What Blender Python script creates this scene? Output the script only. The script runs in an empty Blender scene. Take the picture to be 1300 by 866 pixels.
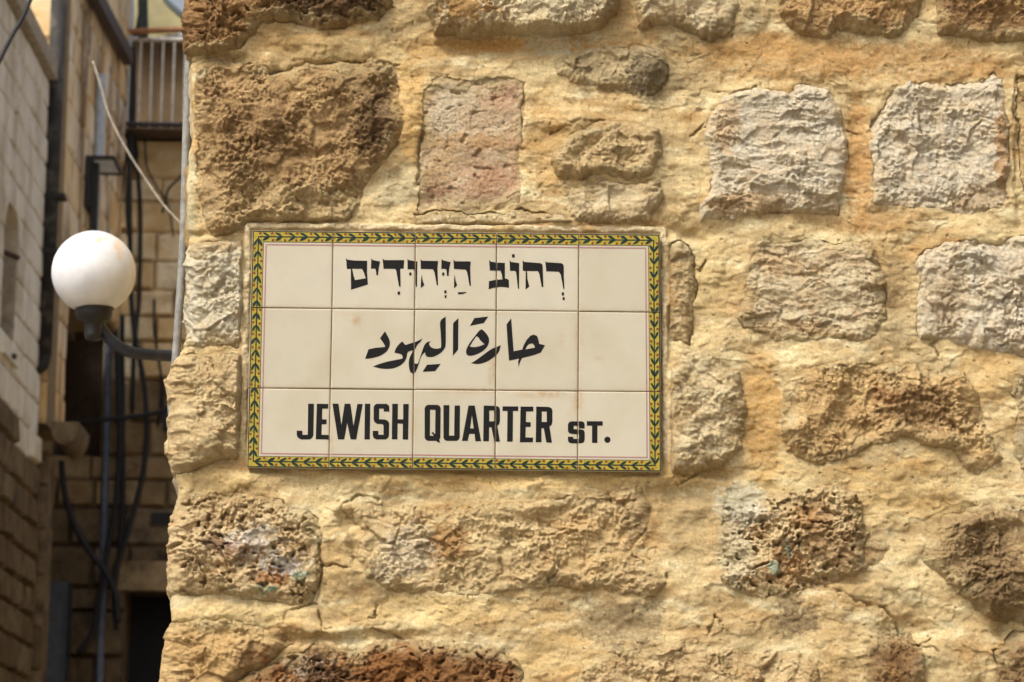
import bpy, bmesh, math, random
import numpy as np
from mathutils import Vector, Matrix
from mathutils.geometry import tessellate_polygon

random.seed(7)
sc = bpy.context.scene
COL = sc.collection
R = math.radians

# ------------------------------------------------------------------ camera
FPX, PITCH, ROLL, YAW = 3760.0, R(10.6), R(0.6), R(0.65)
DIST = 5.38
S = 0.00143                                    # metres per photograph pixel on the sign wall
fwd = Vector((math.sin(YAW) * math.cos(PITCH), math.cos(YAW) * math.cos(PITCH), math.sin(PITCH)))
CAM = Vector((0, 0, 2.59)) - fwd * DIST
right0 = Vector((math.cos(YAW), -math.sin(YAW), 0))
up0 = right0.cross(fwd)
# image content turns clockwise -> camera turns counter-clockwise
rgt = right0 * math.cos(ROLL) + up0 * math.sin(ROLL)
up = -right0 * math.sin(ROLL) + up0 * math.cos(ROLL)
cd = bpy.data.cameras.new('camera')
cam = bpy.data.objects.new('camera', cd)
COL.objects.link(cam)
M = Matrix((rgt, up, -fwd)).transposed().to_4x4()
M.translation = CAM
cam.matrix_world = M
cd.sensor_width = 36
cd.lens = 36 * FPX / 1300
cd.clip_end = 500
cd.clip_start = 0.1
cd.dof.use_dof = True
cd.dof.focus_distance = DIST - 0.02
cd.dof.aperture_fstop = 10
sc.camera = cam

# ------------------------------------------------------------------ world, sun, exposure
SUN_DIR = Vector((-0.48, -0.60, 0.98)).normalized()   # towards the sun
w = bpy.data.worlds.new("World")
sc.world = w
w.use_nodes = True
nt = w.node_tree
bg = nt.nodes['Background']
sky = nt.nodes.new('ShaderNodeTexSky')
sky.sky_type = 'NISHITA'
sky.sun_disc = False
sky.sun_elevation = math.asin(SUN_DIR.z)
sky.sun_rotation = math.atan2(SUN_DIR.x, SUN_DIR.y)
sky.air_density = 0.7
sky.dust_density = 8.0
sky.ozone_density = 0.3
hs = nt.nodes.new('ShaderNodeHueSaturation')           # hazy, nearly white daylight
hs.inputs['Saturation'].default_value = 0.42
nt.links.new(sky.outputs[0], hs.inputs['Color'])
nt.links.new(hs.outputs[0], bg.inputs[0])
bg.inputs[1].default_value = 0.15
sd = bpy.data.lights.new('sun', 'SUN')
sd.energy = 1.6
sd.angle = R(15)
sd.color = (1.0, 0.96, 0.90)
sun = bpy.data.objects.new('sun', sd)
COL.objects.link(sun)
sun.rotation_euler = SUN_DIR.to_track_quat('Z', 'Y').to_euler()
sc.view_settings.view_transform = 'Standard'
sc.view_settings.look = 'None'
sc.view_settings.gamma = 1
sc.view_settings.use_curve_mapping = False
sc.view_settings.exposure = 0.46


# ------------------------------------------------------------------ pixel -> place
def ray(px, py):
    return (rgt * (px - 650) / FPX + up * (433 - py) / FPX + fwd)


def at_y(px, py, y):
    r = ray(px, py)
    return CAM + r * ((y - CAM.y) / r.y)


def at_x(px, py, x):
    r = ray(px, py)
    return CAM + r * ((x - CAM.x) / r.x)


def at_d(px, py, d):
    return CAM + ray(px, py) * d


def pw(px, py, y=0.0):
    p = at_y(px, py, y)
    return (p.x / S + 650, 433 - (p.z - 2.59) / S)


# ------------------------------------------------------------------ object helpers
def tag(o, label=None, cat=None, group=None, kind=None):
    if label: o['label'] = label
    if cat: o['category'] = cat
    if group: o['group'] = group
    if kind: o['kind'] = kind
    return o


def empty(name, loc, label, cat, group=None):
    o = bpy.data.objects.new(name, None)
    COL.objects.link(o)
    o.location = loc
    o.empty_display_size = 0.1
    return tag(o, label, cat, group)


def link(name, me, parent=None, loc=None):
    o = bpy.data.objects.new(name, me)
    COL.objects.link(o)
    if loc is not None: o.location = loc
    if parent:
        o.parent = parent
        root = parent
        off = Vector(parent.location)
        while root.parent:
            root = root.parent
            off += Vector(root.location)
        o.location = Vector(o.location) - off
    return o


def mesh_obj(name, verts, faces, mat, parent=None, smooth=False, centre=True):
    """verts in world space; origin set to their centre"""
    vs = [Vector(v) for v in verts]
    c = Vector((0, 0, 0))
    if centre:
        lo = Vector([min(v[i] for v in vs) for i in range(3)])
        hi = Vector([max(v[i] for v in vs) for i in range(3)])
        c = (lo + hi) / 2
    me = bpy.data.meshes.new(name)
    me.from_pydata([v - c for v in vs], [], faces)
    me.materials.append(mat)
    if smooth:
        me.polygons.foreach_set('use_smooth', [True] * len(me.polygons))
    me.update()
    return link(name, me, parent, c)


class MB:
    def __init__(s): s.v = []; s.f = []

    def add(s, v, f):
        n = len(s.v)
        s.v += [tuple(a) for a in v]
        s.f += [tuple(i + n for i in q) for q in f]
        return s

    def box(s, lo, hi):
        x0, y0, z0 = lo; x1, y1, z1 = hi
        v = [(x0, y0, z0), (x1, y0, z0), (x1, y1, z0), (x0, y1, z0), (x0, y0, z1), (x1, y0, z1), (x1, y1, z1), (x0, y1, z1)]
        return s.add(v, [(0, 3, 2, 1), (4, 5, 6, 7), (0, 1, 5, 4), (1, 2, 6, 5), (2, 3, 7, 6), (3, 0, 4, 7)])

    def beam(s, a, b, wx, wy, upv=Vector((0, 0, 1))):
        a = Vector(a); b = Vector(b); d = (b - a).normalized()
        sx = d.cross(upv).normalized(); sy = sx.cross(d)
        v = []
        for p in (a, b):
            for i, j in ((-1, -1), (1, -1), (1, 1), (-1, 1)):
                v.append(p + sx * i * wx / 2 + sy * j * wy / 2)
        return s.add(v, [(3, 2, 1, 0), (4, 5, 6, 7), (0, 1, 5, 4), (1, 2, 6, 5), (2, 3, 7, 6), (3, 0, 4, 7)])

    def tube(s, pts, r, n=10, cap=True):
        pts = [Vector(p) for p in pts]
        rings = []
        t0 = (pts[1] - pts[0]).normalized()
        u = t0.cross(Vector((0.3, 0.9, 0.2))).normalized()
        v = []
        for i, p in enumerate(pts):
            t = (pts[min(i + 1, len(pts) - 1)] - pts[max(i - 1, 0)]).normalized()
            u = (u - t * u.dot(t)).normalized()
            w_ = t.cross(u)
            rr = r[i] if isinstance(r, (list, tuple)) else r
            for k in range(n):
                a = 2 * math.pi * k / n
                v.append(p + (u * math.cos(a) + w_ * math.sin(a)) * rr)
        f = []
        for i in range(len(pts) - 1):
            for k in range(n):
                k2 = (k + 1) % n
                f.append((i * n + k, i * n + k2, (i + 1) * n + k2, (i + 1) * n + k))
        if cap:
            f.append(tuple(range(n - 1, -1, -1)))
            f.append(tuple((len(pts) - 1) * n + k for k in range(n)))
        return s.add(v, f)

    def lathe(s, c, prof, n=28):
        v = []; f = []
        for (r, z) in prof:
            for k in range(n):
                a = 2 * math.pi * k / n
                v.append((c[0] + r * math.cos(a), c[1] + r * math.sin(a), c[2] + z))
        for i in range(len(prof) - 1):
            for k in range(n):
                k2 = (k + 1) % n
                f.append((i * n + k, i * n + k2, (i + 1) * n + k2, (i + 1) * n + k))
        f.append(tuple(range(n - 1, -1, -1)))
        f.append(tuple((len(prof) - 1) * n + k for k in range(n)))
        return s.add(v, f)

    def build(s, name, mat, parent=None, smooth=False):
        return mesh_obj(name, s.v, s.f, mat, parent, smooth)


def smooth_path(pts, n=8):
    pts = [Vector(p) for p in pts]
    P = [pts[0] * 2 - pts[1]] + pts + [pts[-1] * 2 - pts[-2]]
    out = []
    for i in range(1, len(P) - 2):
        for k in range(n):
            t = k / n
            a, b, c, d = P[i - 1], P[i], P[i + 1], P[i + 2]
            out.append(0.5 * ((2 * b) + (c - a) * t + (2 * a - 5 * b + 4 * c - d) * t * t + (3 * b - a - 3 * c + d) * t ** 3))
    out.append(pts[-1])
    return out


# ------------------------------------------------------------------ materials
def new_mat(name):
    m = bpy.data.materials.new(name)
    m.use_nodes = True
    return m, m.node_tree, m.node_tree.nodes['Principled BSDF']


def noise_node(nt, scale, detail=4, rough=0.55, coord='Position', vec=None):
    n = nt.nodes.new('ShaderNodeTexNoise')
    n.inputs['Scale'].default_value = scale
    n.inputs['Detail'].default_value = detail
    n.inputs['Roughness'].default_value = rough
    if vec is None:
        g = nt.nodes.new('ShaderNodeNewGeometry')
        vec = g.outputs['Position']
    nt.links.new(vec, n.inputs['Vector'])
    return n


def ramp(nt, src, stops):
    r = nt.nodes.new('ShaderNodeValToRGB')
    e = r.color_ramp.elements
    while len(e) < len(stops): e.new(0.5)
    for i, (p, c) in enumerate(stops):
        e[i].position = p
        e[i].color = (*c, 1) if len(c) == 3 else c
    nt.links.new(src, r.inputs[0])
    return r


def mixc(nt, f, a, b, mode='MIX'):
    m = nt.nodes.new('ShaderNodeMix')
    m.data_type = 'RGBA'
    m.blend_type = mode
    for s_, i in ((f, 0), (a, 6), (b, 7)):
        if isinstance(s_, (int, float)): m.inputs[i].default_value = s_
        elif isinstance(s_, tuple): m.inputs[i].default_value = (*s_, 1)
        else: nt.links.new(s_, m.inputs[i])
    return m.outputs[2]


def bump(nt, bsdf, pairs):
    prev = None
    for src, st, dist in pairs:
        b = nt.nodes.new('ShaderNodeBump')
        b.inputs['Strength'].default_value = st
        b.inputs['Distance'].default_value = dist
        nt.links.new(src, b.inputs['Height'])
        if prev: nt.links.new(prev, b.inputs['Normal'])
        prev = b.outputs[0]
    nt.links.new(prev, bsdf.inputs['Normal'])


def masonry_mat(name, fine, amp, speck):
    """colour comes from the surface's own mottling attribute plus fine grain"""
    m, nt, b = new_mat(name)
    a = nt.nodes.new('ShaderNodeAttribute')
    a.attribute_name = 'mottle'
    n1 = noise_node(nt, fine, 7, 0.72)
    r1 = ramp(nt, n1.outputs[0], [(0.27, (0.60, 0.56, 0.50)), (0.47, (1, 1, 1)), (0.72, (1.32, 1.33, 1.38))])
    c = mixc(nt, 0.75, a.outputs['Color'], r1.outputs[0], 'MULTIPLY')
    n2 = noise_node(nt, fine * 3.1, 3, 0.6)
    r2 = ramp(nt, n2.outputs[0], [(0.60, (0, 0, 0)), (0.72, (1, 1, 1))])
    c = mixc(nt, r2.outputs[0], c, mixc(nt, speck, c, (0.10, 0.07, 0.045)))
    nt.links.new(c, b.inputs['Base Color'])
    b.inputs['Roughness'].default_value = 0.92
    b.inputs['Specular IOR Level'].default_value = 0.25
    n3 = noise_node(nt, fine * 1.4, 9, 0.78)
    n4 = noise_node(nt, fine * 5, 3, 0.6)
    bump(nt, b, [(n3.outputs[0], 1.0, amp), (n4.outputs[0], 0.9, amp * 0.5)])
    return m


MAT_STONE = masonry_mat('rough_limestone', 170, 0.0072, 0.45)
MAT_MORTAR = masonry_mat('trowelled_lime_plaster', 190, 0.0034, 0.45)


def block_mat(name, c1, c2, c3, rand=0.5, grime=0.5, grime_col=(0.07, 0.055, 0.04), scale=7.0, run=1.0):
    m, nt, b = new_mat(name)
    geo = nt.nodes.new('ShaderNodeNewGeometry')
    mp = nt.nodes.new('ShaderNodeMapping'); mp.inputs['Scale'].default_value = (1, 1, run)     # rain-washed streaks run downwards
    nt.links.new(geo.outputs['Position'], mp.inputs['Vector'])
    oi = nt.nodes.new('ShaderNodeObjectInfo')
    n1 = noise_node(nt, scale, 6, 0.6, vec=mp.outputs[0])
    add = nt.nodes.new('ShaderNodeMath'); add.operation = 'MULTIPLY_ADD'
    nt.links.new(oi.outputs['Random'], add.inputs[0])
    add.inputs[1].default_value = rand
    nt.links.new(n1.outputs[0], add.inputs[2])
    r1 = ramp(nt, add.outputs[0], [(0.3, c1), (0.6, c2), (0.95, c3)])
    n2 = noise_node(nt, scale * 0.45, 7, 0.7, vec=mp.outputs[0])
    r2 = ramp(nt, n2.outputs[0], [(0.50 if run == 1 else .47, (0, 0, 0)), (0.66 if run == 1 else .62, (1, 1, 1))])
    gm = nt.nodes.new('ShaderNodeMath'); gm.operation = 'MULTIPLY'
    nt.links.new(r2.outputs[0], gm.inputs[0]); gm.inputs[1].default_value = grime
    c = mixc(nt, gm.outputs[0], r1.outputs[0], grime_col)
    nt.links.new(c, b.inputs['Base Color'])
    b.inputs['Roughness'].default_value = 0.9
    n3 = noise_node(nt, scale * 5, 6, 0.7)
    bump(nt, b, [(n3.outputs[0], 0.9, 0.012)])
    return m


def plain_mat(name, col, rough=0.6, metal=0.0, var=0.25, scale=25, bumpd=0.0008, col2=None):
    m, nt, b = new_mat(name)
    n1 = noise_node(nt, scale, 5, 0.65)
    lo = tuple(c * (1 - var) for c in col)
    hi = col2 if col2 else tuple(min(1, c * (1 + var)) for c in col)
    r1 = ramp(nt, n1.outputs[0], [(0.35, lo), (0.5, col), (0.68, hi)])
    nt.links.new(r1.outputs[0], b.inputs['Base Color'])
    b.inputs['Roughness'].default_value = rough
    b.inputs['Metallic'].default_value = metal
    n3 = noise_node(nt, scale * 3, 4, 0.6)
    bump(nt, b, [(n3.outputs[0], 0.5, bumpd)])
    return m


# ------------------------------------------------------------------ numpy noise
def _hash(ix, iy, seed):
    h = (ix.astype(np.int64) * 374761393 + iy.astype(np.int64) * 668265263 + seed * 1442695041) & 0xFFFFFFFF
    h = ((h ^ (h >> 13)) * 1274126177) & 0xFFFFFFFF
    h = ((h ^ (h >> 16)) * 2246822519) & 0xFFFFFFFF
    return ((h ^ (h >> 15)) & 0xFFFFFF) / float(0xFFFFFF)


def perlin(x, y, seed=0):
    x0 = np.floor(x); y0 = np.floor(y)
    fx = x - x0; fy = y - y0
    ux = fx * fx * fx * (fx * (fx * 6 - 15) + 10); uy = fy * fy * fy * (fy * (fy * 6 - 15) + 10)

    def g(dx, dy):
        a = _hash(x0 + dx, y0 + dy, seed) * 2 * np.pi
        return np.cos(a) * (fx - dx) + np.sin(a) * (fy - dy)
    a = g(0, 0) * (1 - ux) + g(1, 0) * ux
    b = g(0, 1) * (1 - ux) + g(1, 1) * ux
    return (a * (1 - uy) + b * uy) * 1.45


def fbm(x, y, sx, sy=None, octv=4, gain=0.5, seed=0, mode='n'):
    sy = sy or sx
    X = x / sx; Y = y / sy
    out = 0; amp = 1; tot = 0
    for o in range(octv):
        n = perlin(X, Y, seed + o * 17)
        if mode == 'r': n = 1 - 2 * np.abs(n)
        if mode == 'b': n = 2 * np.abs(n) - 1
        out = out + n * amp; tot += amp
        amp *= gain
        X = X * 2.03 + 13.7; Y = Y * 2.03 - 7.3
    return out / tot


def facets(x, y, size, seed, tilt=0.5):
    """tilted flat facets, one per jittered cell: chipped stone"""
    X = x / size; Y = y / size
    ix = np.floor(X); iy = np.floor(Y)
    best = np.full(X.shape, 9.0); h = np.zeros(X.shape)
    second = np.full(X.shape, 9.0)
    for dx in (-1, 0, 1):
        for dy in (-1, 0, 1):
            cx = ix + dx; cy = iy + dy
            px = cx + _hash(cx, cy, seed); py = cy + _hash(cx, cy, seed + 1)
            d = np.hypot(X - px, Y - py)
            gx = _hash(cx, cy, seed + 2) - .5; gy = _hash(cx, cy, seed + 3) - .5; o = _hash(cx, cy, seed + 4) - .5
            hh = o + ((X - px) * gx + (Y - py) * gy) * 2 * tilt
            m = d < best
            second = np.where(m, best, np.minimum(second, d))
            h = np.where(m, hh, h)
            best = np.where(m, d, best)
    k = np.clip((second - best) / 0.07, 0, 1)
    return h * (0.4 + 0.6 * k) - 0.06 * (1 - k)


def sstep(a, b, x):
    t = np.clip((x - a) / (b - a), 0, 1)
    return t * t * (3 - 2 * t)


def poly_sdf(px, py, poly):
    """signed distance, positive inside"""
    d = np.full(px.shape, 1e9); inside = np.zeros(px.shape, bool)
    n = len(poly)
    for i in range(n):
        ax, ay = poly[i]; bx, by = poly[(i + 1) % n]
        ex, ey = bx - ax, by - ay
        wx, wy = px - ax, py - ay
        t = np.clip((wx * ex + wy * ey) / (ex * ex + ey * ey + 1e-9), 0, 1)
        d = np.minimum(d, np.hypot(wx - ex * t, wy - ey * t))
        c = ((ay > py) != (by > py)) & (px < ex * (py - ay) / (ey + 1e-12) + ax)
        inside ^= c
    return np.where(inside, d, -d)


# ------------------------------------------------------------------ the sign wall
# corner of the wall (photo x of its left silhouette) down the picture
CORN = [(-3000, 245), (-40, 245), (175, 245), (190, 240), (290, 238), (305, 243), (430, 241), (446, 231), (480, 225),
        (600, 226), (616, 229), (640, 223), (700, 221), (780, 221), (830, 217), (866, 214), (900, 214), (4000, 216)]
_cv = [pw(x, y)[1] if -100 < y < 1000 else y for y, x in CORN]
_cu = [pw(x, y)[0] if -100 < y < 1000 else x for y, x in CORN]
_cu[0] = _cu[1]; _cu[-1] = _cu[-2]
RAD = 15.0


def wrap(U, V, H):
    """wall parameters -> world: flat front, rounded corner, alley side"""
    Uc = np.interp(V, _cv, _cu)
    s = (Uc + RAD) - U
    th = np.clip(s / RAD, 0, np.pi / 2)
    extra = np.maximum(s - RAD * np.pi / 2, 0)
    X = np.where(s > 0, Uc + RAD - RAD * np.sin(th), U)
    Y = RAD * (1 - np.cos(th)) + extra
    H = H * (1 - .5 * np.sin(th)) + 2.0 * np.sin(th)
    X = X - np.sin(th) * H
    Y = Y - np.cos(th) * H
    return np.stack([(X - 650) * S, Y * S, 2.59 - (V - 433) * S], -1)


def srgb(c):
    return np.array([((v / 255) / 12.92 if v / 255 < .04045 else (((v / 255) + .055) / 1.055) ** 2.4) for v in c])


# stone list: outline in photo pixels, kind, proudness, relief, colours (as the stone looks in flat light)
ST = []


def stone(poly, proud=6, relief=7, cols=((205, 180, 140), (180, 150, 105)), kind='rough', crack=0.5, edge=9, lab=None, dirx=1.0, fine=1.0):
    ST.append(dict(poly=[pw(*p) for p in poly], proud=proud, relief=relief, cols=cols, kind=kind, crack=crack, edge=edge, lab=lab, dirx=dirx, fine=fine))


BR = ((196, 162, 110), (154, 120, 76))
CR = ((226, 208, 172), (196, 168, 122))
WH = ((242, 230, 208), (216, 194, 160))
TN = ((212, 180, 124), (176, 138, 86))
GY = ((188, 172, 142), (150, 128, 94))
# 0 top left corner stone, pitted brown
stone([(160, -30), (492, -30), (500, 8), (484, 26), (440, 36), (402, 40), (372, 29), (334, 30), (320, 50), (305, 62), (262, 74), (160, 77)], 11, 11, ((150, 112, 66), (104, 74, 42)), 'pitted', 0.7)
stone([(248, 80), (272, 74), (326, 80), (345, 90), (392, 80), (440, 78), (470, 72), (497, 84), (508, 110), (515, 145), (506, 185), (478, 218), (455, 258), (440, 285), (400, 293), (300, 296), (268, 302), (252, 262), (247, 170)], 7, 12, BR, 'big', 0.6, 14)
stone([(538, 113), (552, 98), (600, 101), (640, 96), (667, 104), (669, 140), (663, 180), (664, 262), (600, 268), (531, 266), (528, 225), (533, 160)], -1, 3.5, ((205, 182, 150), (176, 140, 104)), 'flat', 0.55, 5, fine=0.7)
stone([(528, 268), (600, 270), (660, 266), (700, 272), (740, 282), (738, 292), (640, 297), (528, 292)], 3, 5, CR, 'rough', 0.8, 5)
stone([(541, -30), (792, -30), (786, 10), (770, 34), (720, 46), (600, 49), (552, 45), (541, 20)], 15, 8, CR, 'rough', 0.3, 7)
stone([(802, -30), (940, -30), (939, 15), (932, 42), (903, 55), (880, 42), (850, 32), (812, 38)], 8, 9, CR, 'chip', 0.4, 8)
stone([(704, 76), (742, 64), (800, 50), (842, 62), (852, 90), (838, 112), (812, 130), (782, 119), (730, 106), (704, 96)], 5, 8, ((200, 178, 136), (160, 140, 106)), 'chip', 0.0, 18)
stone([(700, 200), (724, 172), (772, 156), (812, 154), (834, 168), (842, 200), (830, 226), (760, 229), (706, 227)], 11, 9, ((210, 184, 136), (180, 146, 96)), 'chip', 0.25, 14)
stone([(716, 236), (770, 232), (834, 229), (846, 255), (828, 282), (770, 286), (724, 278)], 10, 9, CR, 'chip', 0.35, 14)
stone([(903, 142), (916, 122), (960, 112), (1000, 116), (1012, 102), (1052, 113), (1070, 138), (1076, 180), (1073, 230), (1067, 276), (1000, 269), (930, 279), (890, 283), (885, 268), (903, 245), (898, 200), (892, 178)], 5, 8, WH, 'ledge', 0.65, 8)
stone([(1108, 150), (1130, 119), (1155, 100), (1200, 106), (1240, 102), (1262, 94), (1273, 101), (1280, 170), (1282, 250), (1270, 268), (1230, 274), (1190, 268), (1150, 262), (1108, 262), (1110, 225), (1103, 180)], 4, 9, WH, 'lump', 0.65, 8)
stone([(1291, 96), (1335, 92), (1335, 250), (1300, 240), (1294, 170)], -2, 4, TN, 'flat', 1.0, 5)
stone([(958, 300), (985, 306), (1020, 300), (1060, 308), (1105, 305), (1118, 330), (1125, 360), (1127, 405), (1110, 425), (1090, 437), (1040, 433), (990, 434), (952, 420), (932, 405), (945, 375), (950, 340)], 3, 8, ((222, 206, 172), (190, 160, 118)), 'ledge', 0.6, 9)
stone([(1161, 340), (1175, 316), (1200, 308), (1240, 303), (1262, 308), (1290, 300), (1335, 300), (1335, 450), (1290, 454), (1240, 445), (1200, 432), (1168, 432), (1163, 400), (1165, 360)], 5, 10, WH, 'lump', 0.6, 10)
stone([(975, -30), (1172, -30), (1166, 20), (1150, 42), (1136, 50), (1100, 48), (1065, 36), (1050, 52), (1015, 44), (988, 20)], 8, 9, ((196, 158, 104), (152, 112, 66)), 'chip', 0.6, 9)
stone([(1184, -30), (1335, -30), (1335, 52), (1260, 55), (1215, 50), (1188, 42)], 9, 9, ((180, 142, 90), (132, 98, 62)), 'big', 0.4, 9)
stone([(848, 312), (870, 304), (882, 332), (884, 372), (878, 438), (848, 432)], 5, 6, ((208, 184, 140), (180, 148, 100)), 'chip', 0.8, 6)
stone([(846, 475), (872, 438), (905, 448), (942, 470), (947, 520), (942, 570), (915, 596), (870, 602), (846, 600)], 9, 9, ((224, 206, 166), (186, 156, 108)), 'chip', 0.3, 9)
stone([(993, 492), (1020, 470), (1060, 459), (1130, 460), (1180, 464), (1225, 472), (1242, 500), (1252, 545), (1275, 580), (1240, 610), (1205, 575), (1140, 555), (1080, 582), (1040, 592), (1000, 575), (990, 540)], 6, 11, ((218, 186, 128), (184, 146, 94)), 'big', 0.3, 9)
stone([(1285, 474), (1335, 460), (1335, 590), (1300, 600), (1282, 560), (1290, 520)], 6, 8, GY, 'chip', 0.4, 9)
stone([(160, 318), (262, 308), (345, 300), (345, 440), (160, 442)], 6, 11, ((236, 226, 202), (206, 186, 150)), 'lump', 0.6, 8)
stone([(160, 452), (250, 449), (345, 444), (345, 588), (285, 582), (235, 600), (160, 606)], 10, 9, ((218, 194, 148), (184, 152, 102)), 'chip', 0.6, 10)
stone([(160, 650), (240, 632), (300, 624), (340, 632), (398, 650), (410, 680), (408, 740), (396, 768), (340, 765), (270, 757), (160, 764)], 7, 11, ((224, 198, 150), (188, 152, 104)), 'pitted', 0.5, 12, fine=1.3)
stone([(438, 652), (470, 636), (560, 644), (640, 640), (700, 634), (770, 622), (812, 612), (832, 640), (818, 678), (806, 700), (845, 738), (830, 760), (770, 752), (700, 745), (600, 758), (500, 753), (462, 735), (450, 702), (462, 680)], 4, 11, ((226, 200, 148), (194, 158, 106)), 'chip', 0.4, 14)
stone([(917, 640), (960, 632), (1010, 622), (1060, 612), (1092, 636), (1104, 680), (1095, 722), (1060, 742), (1000, 758), (940, 758), (915, 740)], 6, 11, ((224, 200, 152), (184, 146, 98)), 'pitted', 0.2, 12, fine=1.3)
stone([(1198, 655), (1240, 640), (1335, 640), (1335, 800), (1260, 788), (1205, 745), (1170, 712), (1184, 682)], 8, 12, ((186, 158, 112), (146, 118, 80)), 'big', 0.4, 12)
stone([(160, 790), (300, 788), (352, 800), (372, 815), (330, 850), (290, 875), (260, 935), (160, 935)], 8, 10, TN, 'chip', 0.5, 10)
stone([(300, 866), (345, 840), (400, 812), (440, 828), (500, 806), (560, 816), (640, 822), (662, 850), (650, 935), (280, 935)], 5, 10, ((166, 116, 62), (122, 78, 40)), 'pitted', 0.3, 10, fine=1.2)
stone([(735, 848), (770, 820), (830, 822), (880, 812), (950, 826), (1010, 822), (1040, 850), (1050, 935), (720, 935)], 7, 10, ((216, 190, 142), (182, 146, 96)), 'chip', 0.3, 10)
stone([(1098, 820), (1124, 792), (1160, 800), (1172, 830), (1178, 935), (1090, 935)], 4, 8, ((160, 122, 74), (118, 86, 50)), 'big', 0.3, 9)
stone([(1262, 826), (1290, 800), (1335, 800), (1335, 935), (1275, 935)], 7, 9, ((160, 130, 86), (122, 92, 58)), 'chip', 0.7, 9)
stone([(1045, 690), (1085, 672), (1130, 690), (1112, 720), (1068, 738)], 2, 6, ((190, 160, 112), (150, 112, 68)), 'chip', 0.3, 12)
NMAIN = len(ST)

# stones that only a camera moved aside would see: above, below, right of the picture and on the alley side
rs = random.Random(3)


def generic(u0, u1, v0, v1):
    g = 9
    j = lambda: rs.uniform(-6, 6)
    um, vm = (u0 + u1) / 2, (v0 + v1) / 2
    poly = [(u0 + g + j(), v0 + g + j()), (um, v0 + g + j()), (u1 - g + j(), v0 + g + j()), (u1 - g + j(), vm), (u1 - g + j(), v1 - g + j()),
            (um, v1 - g + j()), (u0 + g + j(), v1 - g + j()), (u0 + g + j(), vm)]
    ST.append(dict(poly=poly, proud=14, relief=9, cols=rs.choice([CR, TN, BR, WH, GY]), kind=rs.choice(['chip', 'lump', 'big']), crack=0.0,
                   edge=12, lab=None, dirx=1.0, fine=1.0))


def fill(U0, U1, V0, V1):
    v = V0
    while v < V1 - 40:
        h = min(rs.uniform(120, 175), V1 - v)
        u = U0
        while u < U1 - 40:
            l = min(rs.uniform(150, 280), U1 - u)
            if U1 - u - l < 60: l = U1 - u
            generic(u, u + l, v, v + h)
            u += l
        v += h


fill(1352, 2000, -420, 1350)
fill(260, 1352, -420, -48)
fill(260, 1352, 960, 1350)
fill(-1500, 165, -420, 1350)


def relief(s, k, U, V, D):
    sd_ = 100 + k * 37
    wu = U + 9 * fbm(U, V, 45, octv=2, seed=sd_); wv = V + 9 * fbm(U, V, 45, octv=2, seed=sd_ + 5)
    f = s['fine']
    kind = s['kind']
    # ragged coordinates for fracture edges
    ru = wu + 3.2 * fbm(U, V, 11, octv=3, gain=.6, seed=sd_ + 41); rv = wv + 3.2 * fbm(U, V, 11, octv=3, gain=.6, seed=sd_ + 43)
    grit = 0.26 * fbm(U, V, 5.5, octv=2, gain=.8, seed=sd_ + 51) + 0.13 * facets(ru, rv, 7.5, sd_ + 61, 1.0)
    worn = .35 + 1.15 * sstep(-.35, .35, fbm(U, V, 55, octv=3, seed=sd_ + 71))
    grit = grit * worn
    big = 1.15 * fbm(wu, wv, 75, 55, 3, .5, sd_ + 2)
    if kind == 'chip':
        h = big + 0.60 * facets(ru, rv, 46, sd_ + 9, 1.1) + 0.28 * worn * facets(ru, rv * 1.4, 19, sd_ + 19, 1.1) + 0.26 * fbm(ru, rv, 17, 11, 4, .7, sd_ + 3) + grit
    elif kind == 'ledge':
        h = 0.8 * big + 0.34 * fbm(ru, rv, 80, 17, 4, .62, sd_ + 12, 'r') + 0.50 * facets(ru * .8, rv * 2.2, 38, sd_ + 9, 1.0) + 0.22 * worn * facets(ru, rv * 1.8, 15, sd_ + 4, 1.0) + grit
    elif kind == 'lump':
        h = 0.7 * big + 0.50 * fbm(wu, wv, 44, 34, 3, .52, sd_ + 12, 'b') + 0.45 * facets(ru, rv, 30, sd_ + 9, 1.0) + 0.2 * worn * facets(ru, rv, 13, sd_ + 4, 1.0) + 0.22 * fbm(ru, rv, 20, 16, 4, .7, sd_ + 5) + grit
    elif kind == 'pitted':
        h = big + 0.32 * fbm(ru, rv, 24, 14, 4, .7, sd_ + 4) + 0.38 * facets(ru, rv * 1.2, 20, sd_ + 9, 1.1) + grit * 1.5
        pit = sstep(0.22, 0.5, fbm(ru, rv, 12, 8, 2, .5, sd_ + 8))
        h = h - 0.6 * pit * f
    elif kind == 'flat':
        h = 0.5 * big + 0.4 * facets(ru, rv, 40, sd_ + 9, 0.5) + 0.5 * fbm(ru, rv, 14, 10, 4, .7, sd_ + 4) - 0.8 * sstep(.3, .5, fbm(ru, rv, 18, 12, 2, .5, sd_ + 8)) + grit
    else:  # big
        h = 1.25 * big + 0.30 * fbm(ru, rv, 34, 24, 5, .68, sd_ + 4) + 0.42 * facets(ru, rv, 30, sd_ + 9, 1.0) + 0.18 * worn * facets(ru, rv, 12, sd_ + 19, 1.0) + grit * 1.2
    return h * s['relief'] * 1.22


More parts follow.
